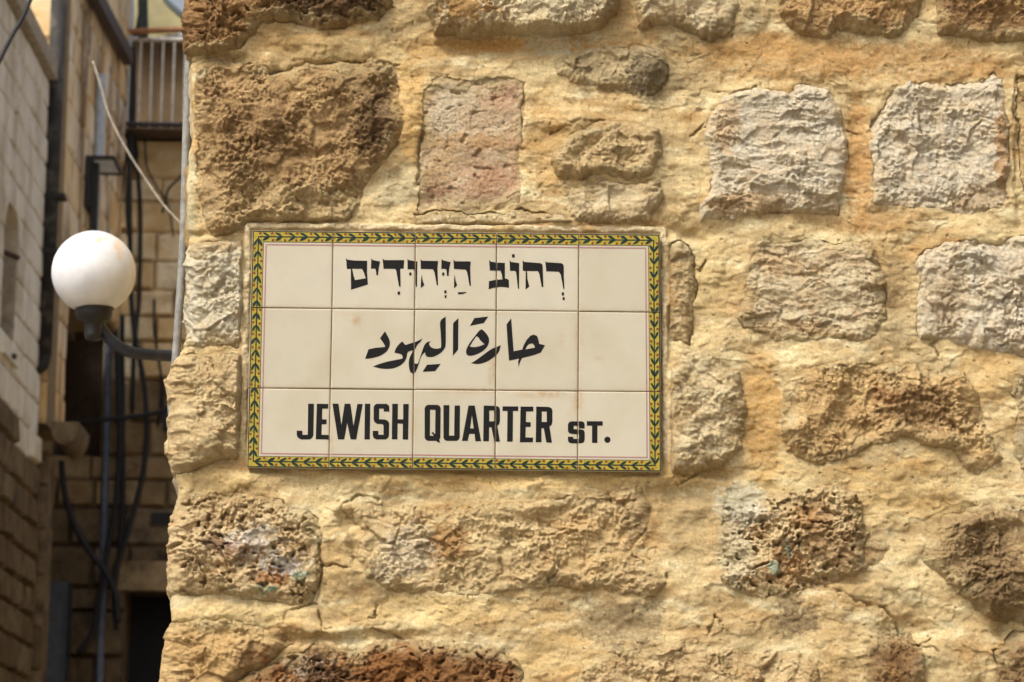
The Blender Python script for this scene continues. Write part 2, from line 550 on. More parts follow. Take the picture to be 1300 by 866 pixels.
# stains, each where the wall itself has it: (x, y, rx, ry, colour, strength, grain, target) target a = all, m = mortar, s = stone
STAINS = [
    (430, 12, 75, 30, (92, 68, 42), .8, 16, 's'), (285, 20, 50, 50, (172, 132, 82), .6, 16, 's'),
    (300, 130, 50, 60, (186, 150, 102), .6, 12, 's'), (330, 190, 60, 70, (118, 86, 48), .5, 16, 's'), (480, 160, 40, 45, (98, 74, 46), .8, 12, 's'),
    (400, 265, 110, 30, (206, 180, 130), .75, 14, 's'), (300, 250, 60, 40, (190, 160, 112), .6, 12, 's'), (460, 100, 50, 24, (150, 124, 84), .6, 12, 's'),
    (640, 120, 36, 24, (196, 142, 112), .45, 8, 's'), (620, 230, 46, 34, (196, 146, 114), .55, 8, 's'), (580, 150, 40, 50, (206, 192, 164), .7, 12, 's'),
    (555, 245, 26, 18, (140, 92, 62), .7, 8, 's'), (655, 200, 14, 60, (190, 136, 102), .5, 8, 's'), (600, 150, 30, 30, (192, 150, 110), .4, 7, 's'), (560, 200, 26, 40, (206, 170, 120), .5, 7, 's'), (600, 180, 60, 12, (198, 150, 90), .5, 10, 's'),
    (590, 15, 52, 30, (172, 132, 74), .95, 8, 's'), (710, 12, 60, 30, (214, 200, 166), .7, 14, 's'), (775, 20, 16, 40, (150, 130, 104), .7, 8, 's'),
    (660, 56, 120, 9, (206, 148, 66), .8, 12, 'm'), (560, 60, 50, 14, (206, 156, 84), .6, 16, 'm'),
    (700, 55, 40, 18, (214, 206, 184), .6, 16, 'm'), (830, 100, 36, 34, (122, 108, 84), .75, 14, 'a'), (870, 60, 44, 70, (164, 142, 106), .6, 22, 'm'),
    (925, 30, 40, 40, (172, 152, 120), .5, 16, 'm'), (840, 190, 24, 80, (178, 152, 110), .45, 20, 'm'), (690, 180, 30, 70, (196, 148, 82), .6, 20, 'm'),
    (520, 130, 22, 80, (212, 166, 96), .7, 16, 'm'), (500, 240, 34, 26, (206, 188, 156), .8, 14, 'm'), (430, 60, 90, 22, (196, 162, 108), .6, 16, 'm'),
    (560, 20, 90, 60, (160, 130, 88), .35, 24, 'm'),
    (1000, 70, 130, 32, (186, 138, 74), .7, 22, 'm'), (1090, 200, 18, 110, (196, 142, 78), .7, 18, 'm'), (1150, 80, 140, 30, (190, 140, 78), .6, 20, 'm'),
    (1100, 280, 70, 20, (186, 140, 82), .5, 20, 'm'), (1140, 380, 24, 60, (168, 140, 100), .6, 18, 'm'), (1125, 420, 40, 18, (200, 178, 140), .6, 16, 'm'),
    (1270, 200, 12, 80, (176, 128, 70), .8, 8, 's'), (1240, 255, 40, 20, (170, 142, 104), .7, 10, 's'), (950, 262, 60, 18, (176, 140, 92), .8, 10, 's'),
    (920, 160, 20, 40, (196, 158, 108), .6, 10, 's'), (1045, 262, 28, 16, (170, 140, 98), .6, 10, 's'), (990, 340, 30, 16, (206, 170, 120), .5, 10, 's'),
    (1200, 380, 34, 44, (176, 152, 118), .7, 10, 's'), (1000, 420, 60, 14, (190, 152, 100), .6, 10, 's'),
    (970, 540, 26, 80, (202, 152, 78), .75, 20, 'm'), (965, 470, 24, 30, (206, 160, 96), .6, 16, 'm'), (900, 350, 26, 70, (212, 184, 132), .5, 20, 'm'),
    (1165, 520, 46, 34, (128, 94, 56), .75, 11, 's'), (1120, 505, 22, 14, (160, 108, 62), .6, 9, 's'), (1070, 540, 60, 34, (190, 152, 96), .4, 14, 's'),
    (1250, 470, 40, 50, (206, 164, 102), .6, 20, 'm'), (1150, 620, 90, 44, (212, 172, 106), .5, 26, 'm'), (1000, 600, 50, 26, (222, 190, 134), .5, 20, 'm'),
    (940, 640, 34, 30, (214, 206, 186), .85, 12, 'a'), (930, 700, 24, 50, (206, 192, 160), .7, 14, 'a'), (870, 660, 36, 60, (186, 160, 118), .6, 18, 'm'),
    (790, 790, 56, 34, (140, 120, 92), .7, 18, 'm'), (1010, 790, 34, 16, (128, 104, 76), .8, 12, 'm'), (1000, 765, 20, 12, (130, 104, 76), .7, 10, 'm'),
    (1025, 662, 34, 20, (184, 136, 78), .7, 8, 's'), (1050, 690, 44, 34, (150, 114, 72), .6, 8, 's'), (1000, 720, 30, 26, (196, 146, 86), .6, 10, 's'),
    (980, 722, 10, 12, (168, 190, 170), .8, 6, 's'), (999, 700, 7, 14, (170, 188, 168), .6, 6, 's'), (1240, 690, 60, 50, (156, 128, 88), .6, 14, 's'),
    (1270, 760, 60, 50, (108, 82, 50), .7, 14, 's'), (1060, 850, 44, 40, (190, 148, 90), .5, 20, 'm'),
    (320, 690, 44, 26, (222, 214, 206), .75, 7, 's'), (300, 700, 40, 16, (150, 104, 66), .7, 7, 's'), (360, 720, 34, 18, (206, 206, 208), .7, 7, 's'),
    (345, 735, 30, 12, (176, 116, 58), .8, 7, 's'), (338, 750, 15, 8, (96, 156, 138), .75, 4, 's'), (382, 732, 12, 9, (90, 150, 132), .7, 4, 's'),
    (385, 755, 24, 14, (166, 138, 92), .7, 8, 's'), (250, 700, 30, 50, (206, 178, 132), .6, 12, 's'), (275, 690, 22, 16, (108, 76, 52), .7, 7, 's'),
    (520, 700, 40, 34, (206, 192, 168), .65, 9, 's'), (572, 690, 26, 26, (168, 122, 64), .75, 10, 's'), (480, 730, 26, 16, (196, 184, 164), .6, 8, 's'),
    (640, 690, 50, 40, (220, 194, 142), .5, 12, 's'), (750, 690, 50, 40, (206, 170, 112), .5, 14, 's'), (810, 655, 24, 30, (156, 128, 88), .6, 12, 'a'),
    (420, 720, 22, 50, (198, 160, 104), .6, 12, 'm'), (300, 780, 90, 16, (226, 196, 140), .6, 16, 'm'), (560, 775, 120, 18, (222, 188, 128), .6, 20, 'm'),
    (395, 845, 40, 26, (176, 162, 142), .6, 7, 's'), (500, 850, 90, 26, (146, 96, 44), .75, 12, 's'), (600, 850, 50, 30, (138, 98, 54), .7, 9, 's'),
    (330, 850, 30, 24, (150, 98, 50), .8, 12, 's'), (420, 860, 40, 14, (96, 66, 38), .8, 9, 's'), (260, 830, 40, 50, (206, 166, 104), .6, 14, 's'),
    (700, 830, 50, 50, (206, 166, 104), .5, 22, 'm'), (640, 600, 260, 22, (226, 186, 116), .6, 26, 'm'), (280, 610, 60, 18, (228, 196, 140), .6, 18, 'm'),
    (236, 240, 12, 60, (214, 200, 166), .8, 14, 'm'), (240, 280, 12, 20, (176, 176, 152), .5, 10, 'm'),
]


def paint(U, V, base, who):
    c = base
    for i, (x, y, rx, ry, col, st, gr, tgt) in enumerate(STAINS):
        if tgt != 'a' and tgt != who: continue
        u0, v0 = pw(x, y)
        e = ((U - u0) / rx) ** 2 + ((V - v0) / ry) ** 2
        sel = e < 4
        if not sel.any(): continue
        uu = U[sel]; vv = V[sel]
        n = fbm(uu, vv, gr * 1.5, octv=5, gain=.72, seed=900 + i)
        fine = fbm(uu, vv, 7, 5, 4, .75, 300 + i)
        n = n * .75 + fine * .55
        if gr < 9: m = sstep(.10, .26, .62 - .62 * np.sqrt(e[sel]) + n * 1.1) * st
        else: m = sstep(-.15, .35, 1.0 - np.sqrt(e[sel]) + n * 1.0) * min(1, st * 1.15) * np.clip(.85 + .9 * fine, .25, 1)
        c[sel] = c[sel] * (1 - m[:, None]) + srgb(col) * m[:, None]
    return c


ALB = 1.02


def stone_colour(s, k, U, V, D=None):
    sd_ = 500 + k * 13
    n = fbm(U, V, 42, 34, 5, .6, sd_)
    n2 = fbm(U, V, 14, 9, 4, .6, sd_ + 3)
    m = np.clip(0.42 + 1.1 * n + 0.8 * n2, 0, 1)[..., None]
    a, b = srgb(s['cols'][0]), srgb(s['cols'][1])
    c = a * (1 - m) + b * m
    o = sstep(.2, .62, fbm(U, V, 26, 18, 4, .6, sd_ + 7))[..., None] * 0.38
    c = c * (1 - o) + (c * np.array([1.0, .83, .56])) * o
    g = sstep(.3, .6, fbm(U, V, 7, 6, 3, .6, sd_ + 11))[..., None] * 0.3
    c = c * (1 - g * 0.9)
    c = paint(U, V, c, 's')
    if D is not None:      # plaster smeared over the stone's edge
        sm = sstep(24, -2, D + 26 * fbm(U, V, 30, octv=4, gain=.6, seed=sd_ + 21)) * (.85 if s['cols'] is not WH and s['crack'] < .85 else .35)
        c = c * (1 - sm[..., None]) + mortar_colour(U, V) / ALB / 1.26 * sm[..., None]
    return c * ALB * 1.26


def mortar_colour(U, V):
    n = fbm(U, V, 120, 80, 5, .6, 71)
    n2 = fbm(U + 14 * fbm(U, V, 60, octv=2, seed=5), V, 80, 11, 4, .6, 72)
    m = np.clip(0.5 + 0.85 * n + 0.5 * n2, 0, 1)[..., None]
    c = srgb((234, 211, 166)) * (1 - m) + srgb((188, 148, 94)) * m
    g = sstep(.12, .5, fbm(U, V, 95, 70, 4, .6, 75))[..., None] * .5
    c = c * (1 - g) + srgb((182, 160, 122)) * g
    p = sstep(.02, .4, fbm(U, V, 70, 26, 5, .66, 77))[..., None] * .75
    c = c * (1 - p) + srgb((238, 222, 186)) * p
    q = sstep(.12, .5, fbm(U, V, 130, 70, 5, .66, 78))[..., None] * .6
    c = c * (1 - q) + srgb((202, 146, 74)) * q
    k_ = sstep(.22, .5, fbm(U, V, 60, 50, 5, .72, 80))[..., None] * .5
    c = c * (1 - k_) + srgb((150, 126, 92)) * k_
    d = sstep(.38, .62, fbm(U, V, 12, 8, 3, .6, 79))[..., None] * .35
    c = c * (1 - d) + srgb((136, 104, 64)) * d
    c = paint(U, V, c, 'm')
    return c * ALB * np.array([.93, .945, .86])


SGN = [pw(318, 290), pw(840, 295), pw(842, 600), pw(311, 595)]   # mortar bed of the tiles

# deep lows and lumps of the plaster, photo px: x, y, rx, ry, height
LUMPS = [(775, 215, 95, 85, 9), (440, 700, 60, 60, 6), (870, 520, 60, 80, 4), (1120, 560, 130, 60, 6), (620, 690, 190, 60, 5), (640, 62, 120, 12, -9), (430, 60, 80, 16, 6), (300, 60, 26, 18, 9), (341, 82, 10, 9, 8), (270, 64, 18, 8, 7), (845, 120, 22, 40, -8),
         (720, 155, 40, 16, 8), (690, 170, 24, 60, -3), (760, 66, 60, 16, 6), (800, 115, 30, 14, -6), (1000, 75, 120, 26, 3), (1088, 190, 12, 90, -4),
         (1140, 370, 18, 60, -4), (900, 340, 24, 50, 4), (880, 300, 16, 10, -8), (840, 292, 40, 9, -7), (965, 540, 22, 70, 3),
         (850, 625, 40, 14, -8), (870, 680, 40, 60, -5), (440, 660, 14, 14, -16), (452, 690, 8, 26, -10), (425, 720, 20, 44, 5),
         (300, 608, 60, 14, 6), (600, 612, 180, 16, 5), (300, 780, 100, 14, 7), (600, 790, 140, 16, 4), (400, 798, 70, 8, 8), (395, 812, 60, 7, -8),
         (500, 808, 40, 7, -7), (800, 790, 60, 22, -3), (1160, 640, 70, 40, 6), (1130, 760, 90, 30, 5), (1145, 800, 40, 14, -8), (1060, 840, 44, 40, 5),
         (1060, 738, 40, 7, -7), (1285, 800, 20, 18, -16), (1200, 830, 40, 30, 5), (1250, 560, 24, 16, 5), (1265, 490, 26, 24, 5),
         (480, 255, 24, 16, 4), (520, 150, 14, 60, 4), (500, 205, 16, 18, 6), (300, 74, 14, 6, -12), (238, 240, 8, 50, 4), (246, 298, 14, 6, -10),
         (700, 815, 30, 40, -2), (915, 600, 40, 8, -7), (905, 255, 14, 20, 5), (1292, 200, 5, 80, -6), (985, 30, 14, 60, -3), (945, 30, 20, 40, 4)]
# thin cracks in the plaster, photo px polylines
CRACKS = [[(441, 655), (436, 640), (458, 628), (480, 632)], [(408, 690), (410, 700), (406, 760)], [(408, 720), (440, 721)], [(403, 764), (365, 775), (362, 792)],
          [(403, 764), (412, 800), (425, 795)], [(258, 636), (290, 632), (303, 620), (315, 624)], [(480, 770), (476, 780), (468, 785)], [(512, 812), (500, 802), (470, 800)],
          [(1047, 745), (1075, 755), (1100, 765), (1125, 770), (1140, 810)], [(1130, 805), (1150, 815), (1163, 820), (1190, 825)], [(908, 780), (902, 805)], [(908, 780), (918, 800)],
          [(505, 82), (460, 76), (430, 82), (395, 78), (345, 92)], [(700, 170), (730, 160), (765, 158)], [(790, 198), (789, 216)], [(738, 227), (780, 222)],
          [(880, 175), (893, 160)], [(1290, 95), (1287, 110), (1292, 165)], [(1292, 110), (1300, 126)], [(905, 118), (930, 118), (960, 112)], [(810, 102), (790, 104)],
          [(1194, 452), (1180, 440), (1190, 432)], [(1270, 440), (1300, 436)], [(886, 600), (860, 616)], [(320, 650), (330, 655)], [(845, 730), (848, 742)],
          [(1165, 820), (1180, 812)], [(225, 80), (262, 74), (290, 70)], [(535, 165), (530, 235)], [(665, 105), (662, 190)], [(1096, 170), (1074, 165)],
          [(880, 335), (888, 345), (894, 330)], [(545, 286), (600, 284), (650, 288)]]


def build_wall():
    wall = empty('stone_wall', ((243 - 650) * S, 0.02, 0), 'weathered rubble limestone corner wall with smeared tan mortar carrying the tile sign', 'stone wall')
    # --- grid: fine inside the frame, coarser outside
    fu = np.arange(196, 1326, 1.3); fv = np.arange(-24, 892, 1.3)
    lo = [196.0]; st = 4.0
    while lo[-1] > -9000:
        lo.append(lo[-1] - st); st = min(st * 1.14, 60)
    hi = [fu[-1]]; st = 3.0
    while hi[-1] < 3200:
        hi.append(hi[-1] + st); st = min(st * 1.15, 60)
    tv = [fv[0]]; st = 4.0
    while tv[-1] > -700:
        tv.append(tv[-1] - st); st = min(st * 1.14, 60)
    bv = [fv[-1]]; st = 4.0
    while bv[-1] < 2245:
        bv.append(bv[-1] + st); st = min(st * 1.14, 50)
    us = np.array(lo[:0:-1] + list(fu) + hi[1:]); vs = np.array(tv[:0:-1] + list(fv) + bv[1:])
    U, V = np.meshgrid(us, vs)
    nv, nu = U.shape
    # warped coordinates make the outlines ragged
    WU = U + 8.0 * fbm(U, V, 34, octv=3, seed=11) + 3.0 * fbm(U, V, 6, octv=3, gain=.65, seed=12)
    WV = V + 8.0 * fbm(U, V, 34, octv=3, seed=21) + 3.0 * fbm(U, V, 6, octv=3, gain=.65, seed=22)
    # --- plaster
    ang = 18 * fbm(U, V, 150, octv=2, seed=31)
    low = 13.0 * fbm(U, V, 130, 100, 3, .5, 41) + 6.0 * fbm(U, V, 38, 30, 3, .55, 42)
    streak = 0.22 * fbm(U + ang, V + ang, 60, 4.5, 3, .62, 43) + 0.35 * fbm(U - ang, V + 2 * ang, 26, 9, 3, .6, 44)
    coarse = .8 * sstep(.12, .5, fbm(U, V, 110, 80, 3, .55, 45))
    RU = WU + 3 * fbm(U, V, 9, octv=3, gain=.6, seed=61); RV = WV + 3 * fbm(U, V, 9, octv=3, gain=.6, seed=62)
    grit = 0.65 * fbm(U, V, 4.6, octv=2, gain=.7, seed=48)
    H = low + streak + grit + coarse * (1.3 * fbm(RU, RV, 16, 11, 4, .65, 46, 'r') + 2.0 * .6 * facets(RU, RV, 24, 47, 1.0) + .8 * facets(RU, RV, 12, 57, 1.0) * .5)
    # torn layers: thin coats of plaster ending in a sharp step
    ly = fbm(U + 10 * fbm(U, V, 20, octv=3, seed=8), V, 90, 60, 4, .55, 49)
    H += 1.5 * sstep(.02, .06, ly) + 1.6 * sstep(.27, .30, ly)
    H -= 4.0 * sstep(.52, .62, fbm(U, V, 9, 7, 2, .5, 50)) * .6
    for (x, y, rx, ry, h) in LUMPS:
        u0, v0 = pw(x, y)
        H += h * np.exp(-(((WU - u0) / rx) ** 2 + ((WV - v0) / ry) ** 2) ** 1.5 * 1.0)
    for cr in CRACKS:
        pts = [pw(*p) for p in cr]
        u0 = min(p[0] for p in pts) - 20; u1 = max(p[0] for p in pts) + 20
        v0 = min(p[1] for p in pts) - 20; v1 = max(p[1] for p in pts) + 20
        j0, j1 = np.searchsorted(us, [u0, u1]); i0, i1 = np.searchsorted(vs, [v0, v1])
        uu = WU[i0:i1, j0:j1]; vv = WV[i0:i1, j0:j1]
        d = np.full(uu.shape, 99.)
        for (a, b) in zip(pts[:-1], pts[1:]):
            e = (b[0] - a[0], b[1] - a[1]); t = np.clip(((uu - a[0]) * e[0] + (vv - a[1]) * e[1]) / (e[0] ** 2 + e[1] ** 2), 0, 1)
            d = np.minimum(d, np.hypot(uu - a[0] - e[0] * t, vv - a[1] - e[1] * t))
        H[i0:i1, j0:j1] -= 7 * np.exp(-(d / 1.5) ** 2) * np.clip(.7 + fbm(uu, vv, 14, octv=2, seed=3), .2, 1)
    cover = np.full(U.shape, -99.0)
    # --- sign bed: push everything under the tiles flat
    dS = poly_sdf(U, V, SGN)
    bed = sstep(-9, -1, dS + 2 * fbm(U, V, 16, octv=2, seed=51))
    # --- stones
    for k, s in enumerate(ST):
        main = k < NMAIN
        P = s['poly']
        u0 = min(p[0] for p in P); u1 = max(p[0] for p in P); v0 = min(p[1] for p in P); v1 = max(p[1] for p in P)
        if main:
            j0, j1 = np.searchsorted(us, [u0 - 26, u1 + 26]); i0, i1 = np.searchsorted(vs, [v0 - 26, v1 + 26])
            u = U[i0:i1, j0:j1]; v = V[i0:i1, j0:j1]; wu = WU[i0:i1, j0:j1]; wv = WV[i0:i1, j0:j1]
        else:
            n1 = int((u1 - u0) / 6) + 2; n2 = int((v1 - v0) / 6) + 2
            u, v = np.meshgrid(np.linspace(u0 - 12, u1 + 12, n1), np.linspace(v0 - 12, v1 + 12, n2))
            wu = u + 5 * fbm(u, v, 34, octv=3, seed=11); wv = v + 5 * fbm(u, v, 34, octv=3, seed=21)
        D = poly_sdf(wu, wv, P)
        # local mortar level so that stones follow the wall's waves
        lv = 8.0 * fbm(u, v, 130, 100, 2, .5, 41)
        prof = (1 - np.exp(-np.maximum(D, 0) / s['edge']))
        if main:
            far_ = sstep(4, 26, D)
            lv = (H[i0:i1, j0:j1] + 1.0) * (1 - far_) + lv * far_
        Hs = lv + s['proud'] * (2.3 if s['proud'] > 3 else 1.7) * prof + relief(s, k, u, v, D) * (0.35 + 0.65 * prof) + (-1.2 - 1.5 * s['crack'] + 3.2 * fbm(u, v, 42, octv=3, seed=60 + k)) * (1 - prof)
        Hs = Hs - 26 * sstep(0.5, -4.0, D)
        if main:
            b = sstep(-12, -5, dS[i0:i1, j0:j1] + 3 * fbm(u, v, 16, octv=2, seed=51))
            Hs = Hs * (1 - b) + np.minimum(Hs, -8) * b
            # plaster falls away under the stone, sometimes leaving an open crack
            cr = 2.0 * s['crack'] * sstep(-.1, .35, fbm(u, v, 36, octv=2, seed=80 + k) + (s['crack'] - .6))
            cv = H[i0:i1, j0:j1]
            lip = 2.5 * s['crack'] * np.exp(-((D + 4) / 7.0) ** 2)
            cv += lip * (v < (v0 + v1) / 2 + 20)
            open_ = np.clip(cr / 1.6, 0, 1)
            near = 1 - sstep(-16, -10, dS[i0:i1, j0:j1])
            dm = sstep(2.5 - 3.6 * open_, 6.5 - 5.2 * open_, D) * near
            # where the plaster is feathered over the stone edge it stays
            H[i0:i1, j0:j1] = cv * (1 - dm) + (-26) * dm
            cover[i0:i1, j0:j1] = np.maximum(cover[i0:i1, j0:j1], np.where(near > .02, D - 4, -99))
        # mesh of the stone
        keepv = D > -4.5
        q = keepv[:-1, :-1] & keepv[1:, :-1] & keepv[:-1, 1:] & keepv[1:, 1:]
        make_grid('stone', u, v, Hs, q, stone_colour(s, k, u, v, D if main else None), MAT_STONE, wall)
    H = H * (1 - bed) + 1.0 * bed
    # raised lip of mortar round the tiles, pressed up against their edges
    cenV = pw(578, 446)[1]
    rim = np.exp(-(np.abs(dS + 3.0 + 2.5 * fbm(U, V, 24, octv=3, seed=54)) / 5.2) ** 2.0)
    top = sstep(cenV + 150, cenV + 120, V)
    lipn = (6.0 + 9.0 * fbm(U, V, 34, octv=4, gain=.6, seed=52)) * (0.30 + .62 * top)
    H = H + (np.maximum(lipn + grit * 1.5, H) - H) * sstep(.25, .9, rim)
    q4 = np.minimum(np.minimum(cover[:-1, :-1], cover[1:, :-1]), np.minimum(cover[:-1, 1:], cover[1:, 1:]))
    keep = q4 < 6
    colm = mortar_colour(U, V)
    gl = (sstep(.3, .9, rim) * top * sstep(-.2, .2, fbm(U, V, 60, octv=2, seed=53) + .15))[..., None] * .7
    colm = colm * (1 - gl) + srgb((222, 204, 170)) * ALB * gl
    make_grid('mortar', U, V, H, keep, colm, MAT_MORTAR, wall)
    return wall


def make_grid(name, U, V, H, keep, colr, mat, parent):
    P = wrap(U, V, H)
    nv, nu = U.shape
    idx = np.arange(nv * nu).reshape(nv, nu)
    a = idx[:-1, :-1][keep]; b = idx[:-1, 1:][keep]; c = idx[1:, 1:][keep]; d = idx[1:, :-1][keep]
    F = np.stack([a, d, c, b], -1)
    used = np.unique(F)
    remap = np.full(nv * nu, -1, np.int64); remap[used] = np.arange(len(used))
    F = remap[F]
    co = P.reshape(-1, 3)[used]
    cc = colr.reshape(-1, 3)[used]
    lum = cc @ np.array([.3, .55, .15])
    cc = lum[:, None] + (cc - lum[:, None]) * .88
    cc = cc * np.array([.965, .955, .865])
    cc = np.clip(cc * np.minimum(1, .80 / np.maximum(cc.max(1), 1e-6))[:, None], 0.01, .88)
    cen = (co.min(0) + co.max(0)) / 2 if parent and name == 'stone' else np.array([0., 0., 0.])
    co = co - cen
    me = bpy.data.meshes.new(name)
    nF = len(F)
    me.vertices.add(len(co)); me.vertices.foreach_set('co', co.astype(np.float32).ravel())
    me.loops.add(nF * 4); me.loops.foreach_set('vertex_index', F.astype(np.int32).ravel())
    me.polygons.add(nF)
    me.polygons.foreach_set('loop_start', np.arange(0, nF * 4, 4, dtype=np.int32))
    me.polygons.foreach_set('use_smooth', np.ones(nF, bool))
    me.update(calc_edges=True)
    me.validate()
    at = me.color_attributes.new('mottle', 'FLOAT_COLOR', 'POINT')
    at.data.foreach_set('color', np.concatenate([cc, np.ones((len(cc), 1))], 1).astype(np.float32).ravel())
    me.materials.append(mat)
    return link(name, me, parent, Vector(cen))


WALL = build_wall()

# ------------------------------------------------------------------ the tile sign
GX = [[320, 423, 527.5, 630.5, 735, 838], [317.5, 421.5, 526.5, 630, 734.5, 838.8], [315, 419.3, 525, 629.2, 734, 839.3], [313, 417.5, 524, 628.5, 733.5, 840]]
GYL = [(292, 297), (390.5, 396.5), (492.5, 497.5), (594, 599.5)]
YS = -0.0215                                            # face of the tiles


def gpt(i, j):
    y0, y1 = GYL[i]
    x = GX[i][j]
    return x, y0 + (y1 - y0) * (x - 316) / 522.0


def wp(px, py):
    p = at_y(px, py, YS)
    return (p.x, p.z)


sign = empty('street_sign', (at_y(578, 446, YS).x, YS + 0.006, at_y(578, 598, YS).z),
             'cream ceramic tile street name sign in three scripts with a yellow leaf border', 'street sign')
m_glaze, nt_, b_ = new_mat('cream_glaze')
n_ = noise_node(nt_, 9, 4, .6)
r_ = ramp(nt_, n_.outputs[0], [(0.3, srgb((172, 163, 140))), (0.55, srgb((181, 173, 152))), (0.75, srgb((174, 168, 149)))])
n2_ = noise_node(nt_, 60, 5, .7)
r2_ = ramp(nt_, n2_.outputs[0], [(0.66, (0, 0, 0)), (0.76, (.35, .35, .35))])
oi_ = nt_.nodes.new('ShaderNodeObjectInfo')
r3_ = ramp(nt_, oi_.outputs['Random'], [(0, (.90, .895, .87)), (1, (1.0, 1.0, 1.0))])
c_ = mixc(nt_, r2_.outputs[0], r_.outputs[0], (0.42, 0.33, 0.2))
c_ = mixc(nt_, 1.0, c_, r3_.outputs[0], 'MULTIPLY')
at_ = nt_.nodes.new('ShaderNodeAttribute'); at_.attribute_name = 'stain'
sn_ = noise_node(nt_, 120, 4, .6)
sm_ = nt_.nodes.new('ShaderNodeMath'); sm_.operation = 'MULTIPLY'
nt_.links.new(at_.outputs['Fac'], sm_.inputs[0])
srr = ramp(nt_, sn_.outputs[0], [(0.3, (.2, .2, .2)), (0.6, (1, 1, 1))])
nt_.links.new(srr.outputs[0], sm_.inputs[1])
c_ = mixc(nt_, sm_.outputs[0], c_, (0.33, 0.20, 0.075))
nt_.links.new(c_, b_.inputs['Base Color'])
b_.inputs['Roughness'].default_value = 0.30
b_.inputs['Coat Weight'].default_value = 0.15
n5_ = noise_node(nt_, 22, 3, .5)
bump(nt_, b_, [(n5_.outputs[0], .25, 0.0012)])


def print_mat(name, col, rough=.32, var=.15):
    return plain_mat(name, tuple(col), rough, 0, var, 180, 0.0001)


m_black = print_mat('black_glaze_lettering', (0.006, 0.0055, 0.005), .6, .3)
m_black.node_tree.nodes['Principled BSDF'].inputs['Specular IOR Level'].default_value = .15
m_yel = print_mat('yellow_glaze', srgb((152, 136, 50)), .4, .3)
m_grn = print_mat('dark_green_glaze', srgb((26, 42, 36)), .55, .4)
m_red = print_mat('brown_red_glaze', srgb((116, 58, 28)), .5, .2)
for q_ in (m_red, m_grn, m_yel): q_.node_tree.nodes['Principled BSDF'].inputs['Specular IOR Level'].default_value = .2
m_mauve = print_mat('mauve_glaze', srgb((150, 108, 104)), .3, .15)
m_bisc = plain_mat('tile_biscuit', tuple(srgb((216, 196, 160))), .8, 0, .15, 60)

# stain fields in photo px: x, y, rx, ry, amount
TST = [(625, 470, 4, 26, .9), (690, 500, 34, 5, .8), (733, 508, 6, 18, .8), (731, 430, 3, 24, .6), (738, 432, 3, 14, .5), (712, 430, 2, 9, .8), (634, 398, 30, 3, .3),
       (450, 398, 30, 3, .3), (453, 408, 5, 8, .85), (457, 416, 2, 3, .9), (760, 454, 5, 2, .5), (634, 312, 6, 2, .4), (590, 313, 5, 3, .5), (420, 560, 3, 20, .5), (526, 540, 3, 30, .4),
       (628, 560, 3, 20, .4), (600, 496, 50, 3, .6), (525, 480, 3, 20, .4), (455, 570, 3, 2, .4), (733, 470, 3, 20, .5), (785, 396, 40, 2, .3)]

tiles = []                                              # per tile: quad in plane coordinates
TW = {}
rt = random.Random(5)
for i in range(3):
    for j in range(5):
        g = 0.42
        q = [gpt(i, j), gpt(i, j + 1), gpt(i + 1, j + 1), gpt(i + 1, j)]
        q = [(q[0][0] + g, q[0][1] + g), (q[1][0] - g, q[1][1] + g), (q[2][0] - g, q[2][1] - g), (q[3][0] + g, q[3][1] - g)]
        quad = [wp(*p) for p in q]
        dy = rt.uniform(-.0007, .0007); tx = rt.uniform(-.007, .007); tz = rt.uniform(-.007, .007)
        cx = sum(p[0] for p in quad) / 4; cz = sum(p[1] for p in quad) / 4
        TW[(i, j)] = (quad, dy, tx, tz, cx, cz)
        # tile body: pillowed edge, grid face for stain attribute
        n = 26
        verts = []; stn = []
        for a in range(n + 1):
            for b in range(n + 1):
                # cluster rows to the edges for a crisp rounded arris
                def cl(t): return 0 if t == 0 else 1 if t == n else [0.006, .018][t - 1] if t <= 2 else [0.982, .994][t - n + 2] if t >= n - 2 else .018 + (.964) * (t - 2) / (n - 4)
                s_, t_ = cl(b), cl(a)
                px = (q[0][0] * (1 - s_) + q[1][0] * s_) * (1 - t_) + (q[3][0] * (1 - s_) + q[2][0] * s_) * t_
                py = (q[0][1] * (1 - s_) + q[1][1] * s_) * (1 - t_) + (q[3][1] * (1 - s_) + q[2][1] * s_) * t_
                X, Z = wp(px, py)
                e = min(s_, t_, 1 - s_, 1 - t_)
                back = .0016 if e == 0 else .0005 if e < .01 else 0.00008 if e < .02 else 0
                verts.append((X, YS + dy + (X - cx) * tx + (Z - cz) * tz + back, Z))
                v_ = 0
                for (x, y, rx, ry, am) in TST:
                    v_ = max(v_, am * math.exp(-((px - x) / rx) ** 2 - ((py - y) / ry) ** 2))
                ed = min(s_, t_, 1 - s_, 1 - t_)
                v_ = max(v_, .35 * math.exp(-ed / .012))
                stn.append(v_)
        faces = [(a * (n + 1) + b, (a + 1) * (n + 1) + b, (a + 1) * (n + 1) + b + 1, a * (n + 1) + b + 1) for a in range(n) for b in range(n)]
        ring = [b for b in range(n + 1)] + [(a + 1) * (n + 1) - 1 for a in range(1, n + 1)] + [n * (n + 1) + b for b in range(n - 1, -1, -1)] + [a * (n + 1) for a in range(n - 1, 0, -1)]
        base = len(verts)
        for r_i in ring:
            vx = verts[r_i]; verts.append((vx[0], YS + .011, vx[2])); stn.append(.3)
        L = len(ring)
        faces += [(ring[t], ring[(t + 1) % L], base + (t + 1) % L, base + t) for t in range(L)]
        faces.append(tuple(base + t for t in range(L)))
        o = mesh_obj('tile', verts, faces, m_glaze, sign, smooth=False)
        at = o.data.attributes.new('stain', 'FLOAT', 'POINT')
        at.data.foreach_set('value', stn)
        TW[(i, j)] = (quad, dy, tx, tz, cx, cz, o)
